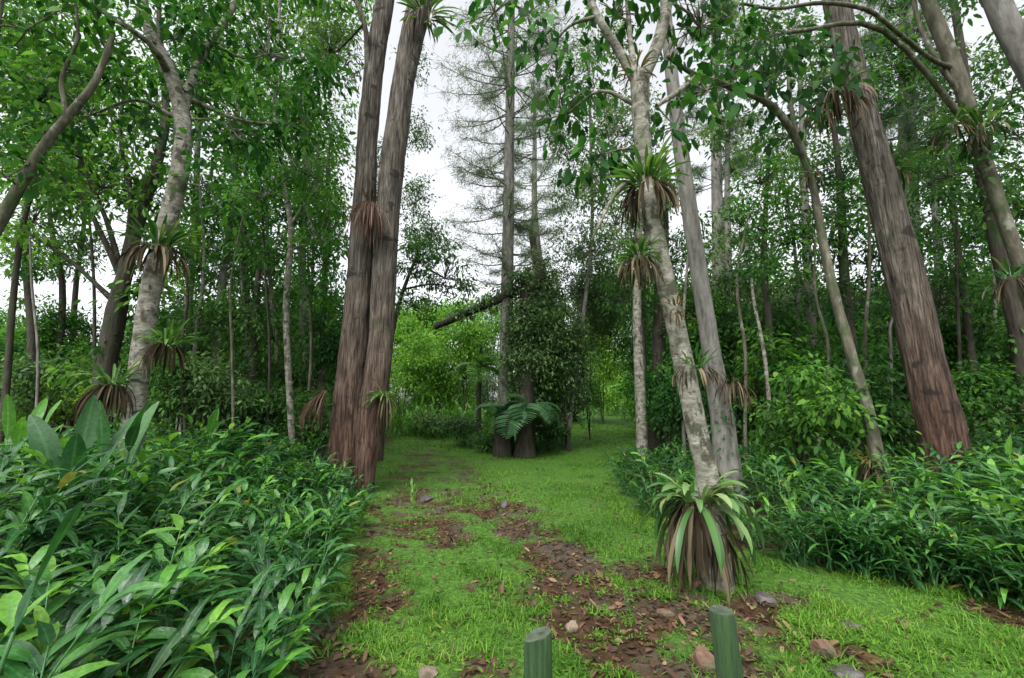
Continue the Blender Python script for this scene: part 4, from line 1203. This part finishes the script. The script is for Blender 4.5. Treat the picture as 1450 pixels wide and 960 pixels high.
bromeliad('dark bromeliad at the top of the right twin trunk', 600, 20, 8.55, 50, 0.75, 0.05, 26, 0.6, 11, 'brom', 'dead', spread=0.2)
bromeliad('rusty leaf bundle on the left foot of the twin trunk', 466, 553, 8.5, 5, 0.25, 0.03, 60, 0.8, 12, 'dead', 'rust', spread=0.1, side=-2.2, sd=0.5)
bromeliad('ferny green bromeliad on the right side of the twin trunk', 546, 560, 8.5, 50, 0.45, 0.03, 40, 0.75, 13, 'brom', 'dead', spread=0.1, e=(-0.3, 0.9))
bromeliad('bromeliad on the lichen-spotted tree at the right edge', 1392, 178, 6.3, 36, 0.5, 0.04, 24, 0.45, 14, 'brom', 'dead', spread=0.12)
bromeliad('spiky bromeliad left of the upper lichen-spotted trunk', 1350, 175, 6.4, 26, 0.4, 0.035, 24, 0.45, 15, 'brom', 'dead', spread=0.1)
bromeliad('bright bromeliad with brown beard where the lichen-spotted tree meets the right edge', 1432, 390, 6.1, 34, 0.36, 0.035, 30, 0.4, 16, 'brom', 'dead', spread=0.1)
bromeliad('bromeliad behind the right side of the massive leaning trunk', 1262, 240, 7.7, 40, 0.6, 0.04, 24, 0.5, 17, 'brom', 'dead', spread=0.15)
bromeliad('brown shaggy bromeliad on the stem of the arching tree', 1236, 655, 6.6, 20, 0.35, 0.03, 44, 0.55, 18, 'brom_red', 'rust', spread=0.1)
bromeliad('dark shaggy bromeliad at the foot of the pale straight trunk', 1038, 540, 6.95, 22, 0.25, 0.025, 50, 0.4, 19, 'dead', 'dead', spread=0.12)
bromeliad('small bromeliad high on the dark tree left of the massive trunk', 1150, 240, 6.6, 16, 0.22, 0.025, 16, 0.3, 20, 'brom', 'dead', spread=0.07)

# --- the great skirt of strap leaves round the foot of the forked tree
def skirt():
    rng = np.random.default_rng(77)
    c = P(986, 704, 4.15)
    g = float(gz(c[0], c[1]))
    root = empty('bromeliad', (c[0], c[1], g), 'big bromeliad skirt of strap leaves round the foot of the forked tree', 'bromeliad', 'bromeliads growing on the trunks')
    h = c[2] - g
    mb = MB()
    n = 46                                       # arching straps
    az = rng.uniform(0, 6.283, n)
    e0 = rng.uniform(0.3, 1.25, n)
    o = np.stack([np.sin(az) * .12, np.cos(az) * .12, h + rng.uniform(-.06, .06, n)], -1)
    ribbons(mb, o, az, e0, e0 - rng.uniform(0.9, 2.6, n), rng.uniform(0.2, 0.42, n), rng.uniform(0.055, 0.095, n), 'strap', 9, 0.25, rng.uniform(0.3, 1, n), rng.normal(0, .3, n))
    n = 30                                       # broad green straps hanging down the side
    az = rng.uniform(0, 6.283, n)
    o = np.stack([np.sin(az) * .13, np.cos(az) * .13, h - rng.uniform(0, .12, n)], -1)
    ribbons(mb, o, az, rng.uniform(-1.1, 0.1, n), rng.uniform(-1.85, -1.45, n), rng.uniform(0.35, 0.75, n), rng.uniform(0.05, 0.085, n), 'strap', 9, 0.25, rng.uniform(0, .8, n), rng.normal(0, .5, n))
    n = 12
    az = rng.uniform(0, 6.283, n)
    e0 = rng.uniform(0.7, 1.3, n)
    o = np.stack([np.sin(az) * .15, np.cos(az) * .15, 0 * az + h], -1)
    ribbons(mb, o, az, e0, e0 - 1.0, rng.uniform(0.2, 0.34, n), 0.035, 'strap', 8, 0.3, rng.uniform(.5, 1, n))
    mb.build('rosette', M['brom_pale'], root)
    mb = MB()
    n = 130                                      # dead grey straps
    az = rng.uniform(0, 6.283, n)
    o = np.stack([np.sin(az) * .13, np.cos(az) * .13, h - rng.uniform(0.0, .25, n)], -1)
    ribbons(mb, o, az, rng.uniform(-1.5, -0.75, n), rng.uniform(-1.9, -1.25, n), rng.uniform(0.3, 0.72, n), rng.uniform(0.014, 0.042, n), 'strap', 9, 0.5, rng.uniform(0, 1, n), rng.normal(0, 1.4, n))
    mb.build('dead_leaves', M['dead'], root)
skirt()


# ------------------------------------------------------------------ ginger and other undergrowth
def ginger_mesh(seed, stems=6, h=1.0, ll=0.42, lw=0.062, up=0.0, leaves=11, mat='ginger', spread=0.22):
    rng = np.random.default_rng(seed)
    mb = MB()
    for s in range(stems):
        a = rng.uniform(0, 6.283)
        b0 = np.array([math.sin(a), math.cos(a), 0]) * rng.uniform(0.02, spread)
        la = a + rng.normal(0, 0.5)
        H = h * rng.uniform(0.65, 1.1)
        e = np.linspace(R(rng.uniform(70, 88)), R(rng.uniform(22, 65) + 20 * up), 9)
        c = [b0]
        for k in range(8):
            c.append(c[-1] + H / 8 * np.array([math.sin(la) * math.cos(e[k]), math.cos(la) * math.cos(e[k]), math.sin(e[k])]))
        c = np.array(c)
        tube(mb, c[::2], [.011, .010, .008, .006, .004], 5, 2, rnd=0.45)
        t = np.linspace(0.22, 1.0, leaves)
        idx = t * 8
        i0 = np.clip(np.floor(idx).astype(int), 0, 7)
        p = c[i0] + (c[i0 + 1] - c[i0]) * (idx - i0)[:, None]
        sg = np.where(np.arange(leaves) % 2, 1, -1)
        az = la + sg * (rng.uniform(0.5, 1.35, leaves) * (1.25 - 0.6 * t))
        e0 = np.interp(t, [0.2, 1], [0.35, 0.85]) + rng.normal(0, .15, leaves) + up * 0.35
        e1 = e0 - rng.uniform(0.7, 1.5, leaves) * (1 - 0.55 * up)
        L = ll * rng.uniform(0.55, 1.2, leaves) * np.interp(t, [0.2, 0.5, 1], [0.8, 1.1, 0.75])
        base = rng.uniform(0.1, 0.8)
        ribbons(mb, p, az, e0, e1, L, lw * rng.uniform(.8, 1.2, leaves), 'lance', 7, 0.22, np.where(rng.uniform(0, 1, leaves) < (.008 if lw < .065 else 0), 1.0, np.clip(base + rng.normal(0, .17, leaves) + 0.22 * (t > 0.9), 0, .93)), rng.normal(0, .45, leaves), 0.16, seed + s)
    return mb.mesh('ginger_plant', M[mat])


GM = [ginger_mesh(700 + k) for k in range(7)]
GS = [ginger_mesh(720 + k, 8, 0.55, 0.3, 0.045, 0.1, 9, spread=0.16) for k in range(4)]
GY = [ginger_mesh(740 + k, 3, 0.75, 0.34, 0.075, 1.0, 6, 'shoot', 0.1) for k in range(3)]
GN = [ginger_mesh(760 + k, 6, 0.95, 0.45, 0.074, 0.0, 11, spread=0.28) for k in range(4)]


def plant(me, x, y, sc, label, group, name='ginger_plant', cat='plant', rz=None, rr=rng, tilt=0.0):
    o = bpy.data.objects.new(name, me)
    COL.objects.link(o)
    o.location = (float(x), float(y), float(gz(x, y)) - 0.02)
    o.rotation_euler = (rr.normal(0, tilt) if tilt else 0, 0, rr.uniform(0, 6.283) if rz is None else rz)
    o.scale = (sc * rr.uniform(.9, 1.1), sc * rr.uniform(.9, 1.1), sc * rr.uniform(.88, 1.12))
    tag(o, label, cat, group)
    return o


rg = np.random.default_rng(99)
placed = []


def scatter(n, box, ok, dmin, fn):
    got = 0
    for _ in range(n * 60):
        if got >= n:
            break
        x, y = rg.uniform(box[0], box[1]), rg.uniform(box[2], box[3])
        if not ok(x, y):
            continue
        dm = dmin(x, y)
        if any((x - a) ** 2 + (y - b_) ** 2 < dm * dm for a, b_ in placed):
            continue
        placed.append((x, y))
        fn(x, y)
        got += 1
    return got


def inview(x, y, m=0.3):
    return abs(x) < (y * 0.99 + 0.1) * 725 / 600 + m


def left_plant(x, y):
    e = path_left(y) - x
    if y < 3.3:
        sc, ms = np.interp(e, [0, .3, 1.2], [0.42, 0.58, 0.8]), GN
        plant(ms[rg.integers(len(ms))], x, y, sc, 'broad-leaved glossy ginger plant in the near left corner', 'ginger plants in the near left corner', rr=rg)
    elif e < 0.55:
        plant(GS[rg.integers(len(GS))], x, y, rg.uniform(.8, 1.15), 'low narrow-leaved ginger plant fringing the left side of the track', 'low ginger plants along the left side of the track', rr=rg)
    elif y < 6.2:
        sc = np.interp(e, [0.5, 1.2, 2.6, 4], [0.56, 0.76, 0.95, 1.1]) * rg.uniform(.82, 1.15)
        plant(GM[rg.integers(len(GM))], x, y, sc, 'arching ginger plant in the dense bank before the pale leaning tree', 'ginger plants in the left bank', rr=rg)
    else:
        sc = np.interp(e, [0.5, 1.5, 3], [0.65, 0.95, 1.15]) * rg.uniform(.85, 1.15)
        plant(GM[rg.integers(len(GM))], x, y, sc, 'ginger plant at the shaded back of the left bank, near the trunks', 'ginger plants at the back of the left bank', rr=rg)


TR = [(P(172, 690, 6.6)[0], 6.6, .3), (P(492, 700, 9)[0], 9.0, .75), (P(514, 712, 8.75)[0], 8.75, .5), (P(1350, 700, 7.4)[0], 7.4, .75), (P(1012, 780, 4.15)[0], 4.15, .5),
      (P(1028, 650, 7.2)[0], 7.2, .4), (P(1252, 720, 6.9)[0], 6.9, .35)]
free = lambda x, y: all((x - a) ** 2 + (y - b_) ** 2 > r * r for a, b_, r in TR) and math.hypot(x, y) > 1.75
scatter(150, (-9, 0, 1.2, 9.5), lambda x, y: x < path_left(y) - 0.05 and inview(x, y, .6) and free(x, y) and x > -1.25 * y - 1.0, lambda x, y: np.interp(y, [2, 4, 9], [.30, .36, .5]), left_plant)


def right_plant(x, y):
    e = x - path_right(y)
    if y > 8.5:
        plant(GM[rg.integers(len(GM))], x, y, rg.uniform(.6, .8), 'ginger plant on the right verge beside the right-hand path', 'ginger plants on the right verge', rr=rg)
    elif x < 3.6 and y > 4.6:
        ms = GS if e < .5 else GM
        plant(ms[rg.integers(len(ms))], x, y, rg.uniform(.75, 1.0) * (1.1 if e < .5 else .85), 'ginger plant in the patch behind the forked bromeliad tree', 'ginger plants behind the forked bromeliad tree', rr=rg)
    else:
        plant(GM[rg.integers(len(GM))], x, y, rg.uniform(.6, .95), 'ginger plant in the clump before the massive leaning trunk', 'ginger plants before the massive leaning trunk', rr=rg)


scatter(165, (1.5, 11, 3.6, 13), lambda x, y: x > path_right(y) + 0.05 and inview(x, y, .5) and free(x, y), lambda x, y: np.interp(y, [4, 9], [.30, .44]), right_plant)
for k in range(30):
    y = rg.uniform(3.5, 5.0)
    x = float(path_right(y)) + rg.uniform(-0.1, 0.4)
    if free(x, y):
        plant(GS[rg.integers(4)], x, y, rg.uniform(.7, 1.1), 'low leafy plant spilling from the right bank on to the grass', 'low plants along the edge of the right bank', rr=rg)
# far left verge of the left path and the bright bed at its end
scatter(85, (-9.5, -1.2, 22, 26.5), lambda x, y: 548 < 725 + 600 * x / y < 700, lambda x, y: .26,
        lambda x, y: plant(GY[rg.integers(3)], x, y, rg.uniform(1.4, 2.0), 'bright green leafy plant in the bed where the left path ends', 'bright plants in the bed at the end of the left path', 'leafy_plant', rr=rg))
scatter(40, (2, 13, 26, 46), lambda x, y: 822 < 725 + 600 * x / y < 905 and (y > 36 or 725 + 600 * x / y > 888 or 725 + 600 * x / y < 832), lambda x, y: .5,
        lambda x, y: plant(GY[rg.integers(3)], x, y, rg.uniform(1.2, 2.0), 'bright green leafy plant lining the end of the right-hand path', 'bright plants lining the end of the right-hand path', 'leafy_plant', rr=rg))
scatter(26, (-5, 3, 14.5, 18.5), lambda x, y: 640 < 725 + 600 * x / y < 790 and abs(725 + 600 * x / y - 716) > 8 and y > 15.3 + 0.03 * abs(725 + 600 * x / y - 740), lambda x, y: .4,
        lambda x, y: plant(GS[rg.integers(4)], x, y, rg.uniform(.7, 1.1), 'small leafy plant at the foot of the pine and tree ferns', 'small plants round the pine foot', 'leafy_plant', rr=rg))

for px, Y in ((458, 8.2), (472, 7.9), (445, 8.0), (440, 7.6), (462, 7.4)):
    plant(GS[rg.integers(4)], P(px, 585, Y)[0], Y, rg.uniform(1.0, 1.5), 'narrow-leaved plant crowding the foot of the double trunk', 'plants round the foot of the double trunk', rr=rg)
# young bright shoots in the left bank
for px, py, Y, sc, lab in ((150, 880, 2.25, .62, 'bright young ginger shoots standing up in the near left corner'),
                           (190, 860, 2.45, .6, 'pair of bright upright ginger shoots right of the near corner ones'),
                           (20, 800, 2.3, .9, 'bright ginger shoot leaning at the left edge of the picture'),
                           (590, 700, 7.2, .45, 'bright young plant by the track just right of the twin trunk foot'),
                           (295, 620, 6.4, 1.2, 'bright upright young ginger right of the pale leaning tree'),
                           (60, 640, 5.2, 1.25, 'tall bright ginger at the left edge of the bank'),
                           (25, 620, 4.6, 1.3, 'tallest bright ginger in the far left of the bank'),
                           (260, 680, 5.4, .95, 'bright ginger shoot in front of the pale leaning tree'),
                           (520, 740, 6.2, .6, 'bright young ginger below the twin trunk foot'),
                           (1190, 680, 5.9, .9, 'bright upright ginger left of the arching tree foot'),
                           (1100, 690, 5.6, .8, 'bright young ginger behind the skirted tree, under the blue-green shrub'),
                           (1320, 740, 5.0, .85, 'bright ginger shoots before the foot of the massive trunk'),
                           (1420, 690, 5.6, 1.1, 'bright ginger at the right edge below the lichened tree'),
                           (950, 640, 6.6, .8, 'bright ginger at the left of the patch behind the forked tree')):
    p = P(px, 585, Y)
    plant(GY[rg.integers(3)], p[0], Y, sc, lab, None, rr=rg)


def paddle(label, px, Y, n, L, wd, h, seed, mat='paddle', tall=0.1):
    rng = np.random.default_rng(seed)
    mb = MB()
    x = P(px, 585, Y)[0]
    g = float(gz(x, Y))
    for k in range(n):
        az = rng.uniform(0, 6.283)
        e0 = R(rng.uniform(70, 88))
        st = np.array([math.sin(az), math.cos(az), 0]) * 0.05
        tp = st * 3.5 + np.array([0, 0, h * rng.uniform(.8, 1.15)])
        tube(mb, [st, 0.5 * (st + tp), tp], [.012, .010, .008], 5, 3, rnd=.6)
        ribbons(mb, [tp], [az], [e0], [e0 - rng.uniform(.1, .5)], [L * rng.uniform(.8, 1.1)], [wd * rng.uniform(.85, 1.1)], 'paddle', 10, .25, rng.uniform(0, 1), rng.normal(0, .7), .05, seed)
    o = mb.build('broad_leaved_plant', M[mat])
    o.location = (float(x), Y, g)
    tag(o, label, 'plant')


paddle('tall dark plant with broad upright paddle leaves in front of the pale leaning tree', 118, 4.3, 4, .7, .2, .85, 801)
paddle('dark paddle-leaved plant leaning against the foot of the pale leaning tree', 172, 4.7, 4, .72, .19, .95, 802)
paddle('light green plant with upright paddle leaves at the left edge', 35, 5.2, 6, .5, .12, 1.0, 803, 'shoot')
paddle('large dark leaf rising in the bottom left corner', 0, 1.7, 2, .55, .13, .62, 804)
paddle('upright pale green paddle-leaved plant at the back of the left bank', 292, 7.4, 3, .5, .16, 1.0, 805, 'shoot')

# ------------------------------------------------------------------ grass, fallen leaves
def grass_zone(mb, n, box, L, Wd, seed, e=(0.5, 1.45), K=2):
    rng = np.random.default_rng(seed)
    x = rng.uniform(box[0], box[1], n); y = rng.uniform(box[2], box[3], n)
    px = 725 + 600 * x / (y + 0.2)
    D = dirtmask(x, y)
    weeds = sstep(0.56, 0.68, fbm(x * 4.5, y * 4.5, 44, 3))
    keep = (rng.uniform(0, 1, n) > D ** 0.8 * 0.97 * (1 - 0.6 * weeds)) & (x > path_left(y) - 0.35) & (x < path_right(y) + 0.35) & (np.abs(px - 725) < 800)
    dens = fbm(x * 1.7, y * 1.7, 55, 3)
    keep &= rng.uniform(0, 1, n) < sstep(0.3, 0.58, dens) * 0.8 + 0.2
    x, y, D = x[keep], y[keep], D[keep]
    n = len(x)
    tall = 0.45 + 1.15 * sstep(0.38, 0.7, fbm(x * 2.3, y * 2.3, 66, 3))
    z = gz(x, y) + 0.035 * (fbm(x * 7, y * 7, 41, 3) - 0.5) * (y < 14) - 0.008
    az = rng.uniform(0, 6.283, n)
    e0 = rng.uniform(e[0], e[1], n)
    tone = np.clip(0.05 + 0.9 * fbm(x * 1.3, y * 1.3, 12, 4) + rng.normal(0, .2, n), 0, 1)
    ribbons(mb, np.stack([x, y, z], -1), az, e0, e0 - rng.uniform(0.4, 1.6, n), L * tall * rng.uniform(.5, 1.25, n), Wd * rng.uniform(.7, 1.3, n), 'blade', K, 0.15, tone)


mb = MB()
grass_zone(mb, 80000, (-3.2, 5.5, 1.9, 4.6), 0.075, 0.009, 901)
grass_zone(mb, 62000, (-3.2, 5.5, 1.9, 4.6), 0.052, 0.027, 905, (0.0, 0.8))      # small broad weeds
grass_zone(mb, 60000, (-4, 5.5, 4.6, 8.5), 0.075, 0.010, 902)
grass_zone(mb, 34000, (-4, 4, 4.6, 8.5), 0.05, 0.028, 906, (0.0, 0.8))
grass_zone(mb, 52000, (-6, 5, 8.5, 17), 0.075, 0.016, 903)
grass_zone(mb, 40000, (-9, 8, 17, 34), 0.13, 0.035, 904)
tag(mb.build('grass', M['grass']), 'short bright grass and small weeds over the clearing and both paths', 'grass', kind='stuff')

mb = MB()
r2 = np.random.default_rng(950)
x = r2.uniform(-3.2, 5.2, 26000); y = 1.9 + 8 * r2.uniform(0, 1, 26000) ** 1.3
k = (r2.uniform(0, 1, len(x)) < dirtmask(x, y) * .6 + .06) & (np.abs(x) < y * 1.3)
x, y = x[k], y[k]
n = len(x)
z = gz(x, y) + 0.035 * (fbm(x * 7, y * 7, 41, 3) - 0.5) - 0.02 * dirtmask(x, y) + 0.012
a = r2.normal(size=(n, 3)) * np.array([1, 1, .25])
hexleaves(mb, np.stack([x, y, z], -1), a, np.array([0, 0, 1.0]) + r2.normal(size=(n, 3)) * .35, r2.uniform(.03, .10, n), r2.uniform(.015, .045, n), r2.uniform(-.3, .3, n), r2.uniform(0, 1, n), 0.4)
tag(mb.build('leaf_litter', M['litter']), 'brown fallen leaves littering the bare earth', 'leaf litter', kind='stuff')

# ------------------------------------------------------------------ stones
M['redstone'] = plainmat('red_stone', (0.07, 0.04, 0.026), (0.19, 0.105, 0.065), 11, .8, .7, None, (0.06, 0.065, 0.03), (.5, .62))
M['darkstone'] = plainmat('dark_stone', (0.035, 0.03, 0.028), (0.1, 0.09, 0.085), 9, .6, .5)
M['palestone'] = plainmat('pale_stone', (0.12, 0.09, 0.065), (0.26, 0.2, 0.15), 11, .8, .6, None, (0.07, 0.06, 0.035), (.5, .62))


def stone(label, px, py, wpx, hpx, mat, seed):
    rng = np.random.default_rng(seed)
    g = G(px, py)
    s = mpp(px, py, g[1])
    rx, rz = 0.42 * wpx * s, 0.48 * hpx * s
    n, mrow = 18, 10
    th = np.linspace(0, np.pi, mrow)[:, None]
    ph = (np.arange(n) / n * 2 * np.pi)[None, :]
    d = np.stack([np.sin(th) * np.cos(ph), np.sin(th) * np.sin(ph), np.cos(th) * np.ones_like(ph)], -1)
    k = 1 + 0.5 * (fbm(d[..., 0] * 1.6 + seed, d[..., 1] * 1.6 + d[..., 2] * 1.3, seed, 3) - 0.5)
    for _ in range(9):                                   # flat broken faces
        nv = nrm(rng.normal(size=3))
        lim = rng.uniform(.62, .85)
        dd = (d * k[..., None]) @ nv
        k = np.where(dd > lim, k * lim / np.maximum(dd, 1e-6), k)
    v = d * k[..., None] * np.array([rx, rx * rng.uniform(.7, 1.0), rz])
    i = (np.arange(mrow - 1)[:, None] * n)
    j = np.arange(n)[None, :]; j2 = (j + 1) % n
    mb = MB()
    mb.add(v.reshape(-1, 3), np.stack([i + j, i + n + j, i + n + j2, i + j2], -1).reshape(-1, 4))
    o = mb.build('stone', M[mat], smooth=False)
    o.location = (float(g[0]), float(g[1]), float(gz(g[0], g[1])) + rz * 0.05)
    o.rotation_euler = (0, 0, rng.uniform(-.4, .4))
    tag(o, label, 'stone', 'stones lying on the ground')


for k, a in enumerate((
        ('reddish angular stone on the grass right of the short posts', 1166, 925, 42, 34, 'redstone'),
        ('flat orange-brown stone left of the round-topped post', 1000, 942, 50, 38, 'redstone'),
        ('small pale stone at the edge of the muddy track', 810, 893, 24, 22, 'palestone'),
        ('dark flat stone right of the bromeliad skirt', 1086, 852, 40, 18, 'darkstone'),
        ('reddish stone below the bromeliad skirt', 942, 872, 30, 18, 'redstone'),
        ('small orange stone touching the bromeliad skirt', 990, 832, 28, 20, 'redstone'),
        ('dark flat stone in the grass further right of the skirt', 1206, 888, 40, 16, 'darkstone'),
        ('dark wet stone in the middle of the track', 714, 717, 14, 16, 'darkstone'),
        ('dark flat stone in the grey mud of the track', 604, 708, 30, 10, 'darkstone'),
        ('pale flat stone at the bottom edge left of the slant-topped post', 605, 957, 46, 14, 'palestone'),
        ('grey-brown stone half sunk in grass at the bottom right', 1195, 958, 60, 22, 'darkstone'),
        ('small brown stone behind the round-topped post', 1018, 868, 26, 16, 'redstone'))):
    stone(*a, 970 + k)

# ------------------------------------------------------------------ two short green posts
M['post'] = plainmat('weathered_green_paint', (0.01, 0.03, 0.011), (0.042, 0.095, 0.028), 7, .6, .8, (9, 9, .5), (0.05, 0.05, 0.032), (.5, .62))
M['posttop'] = plainmat('weathered_post_end', (0.02, 0.035, 0.02), (0.085, 0.11, 0.07), 26, .8, .6)


def post(label, px, py, Y, wpx, slant, lean, seed, facets=28):
    top = P(px, py, Y)
    g = float(gz(top[0], top[1]))
    r = 0.5 * wpx * mpp(px, py, Y)
    h = top[2] - g
    root = empty('wooden_post', (top[0], top[1], g), label, 'post')
    a = np.arange(facets) / facets * 2 * np.pi
    rows = [(-0.25, 1.0), (0.0, 1.0), (h * .25, 1.0), (h * .5, .99), (h * .75, .985), (h - .012, .975), (h, .93)]
    v = []
    for z, k in rows:
        kk = k * (1 + .035 * np.sin(a * 3 + seed) + .02 * np.sin(a * 7 + seed * 2 + z * 6))
        if slant:                                  # a split face on the near left side
            kk = np.minimum(kk, 0.62 / np.maximum(np.cos(a - R(238)), 0.05))
        zz = z + (slant * r * np.cos(a) if z > h - .05 else 0)
        v.append(np.stack([r * kk * np.cos(a) + lean * z, r * kk * np.sin(a), zz * np.ones_like(a)], -1))
    v = np.array(v)
    mm = len(rows)
    i = (np.arange(mm - 1)[:, None] * facets)
    j = np.arange(facets)[None, :]; j2 = (j + 1) % facets
    mb = MB()
    mb.add(v.reshape(-1, 3), np.stack([i + j, i + j2, i + facets + j2, i + facets + j], -1).reshape(-1, 4))
    o = mb.build('shaft', M['post'], root)
    mb = MB()
    rim = v[-1]
    inner = rim.mean(0) + (rim - rim.mean(0)) * .55 + np.array([0, 0, -.004])
    vv = np.vstack([rim, inner, inner.mean(0)[None]])
    f = facets
    jj = np.arange(f); jn = (jj + 1) % f
    mb.add(vv, np.stack([jj, jn, f + jn, f + jj], -1), np.stack([f + jj, f + jn, np.full(f, 2 * f)], -1))
    mb.build('cut_end', M['posttop'], root)


post('short green post with a slanting split top at the bottom edge', 761, 899, 2.05, 40, 0.35, 0.0, 3)
post('short green post with a flat round top right of the other', 1033, 864, 2.2, 34, 0.0, -0.06, 5)

for k, ob in enumerate(protos):
    if not used[k]:
        for c in ob[1]:
            bpy.data.objects.remove(c)
        bpy.data.objects.remove(ob[0])
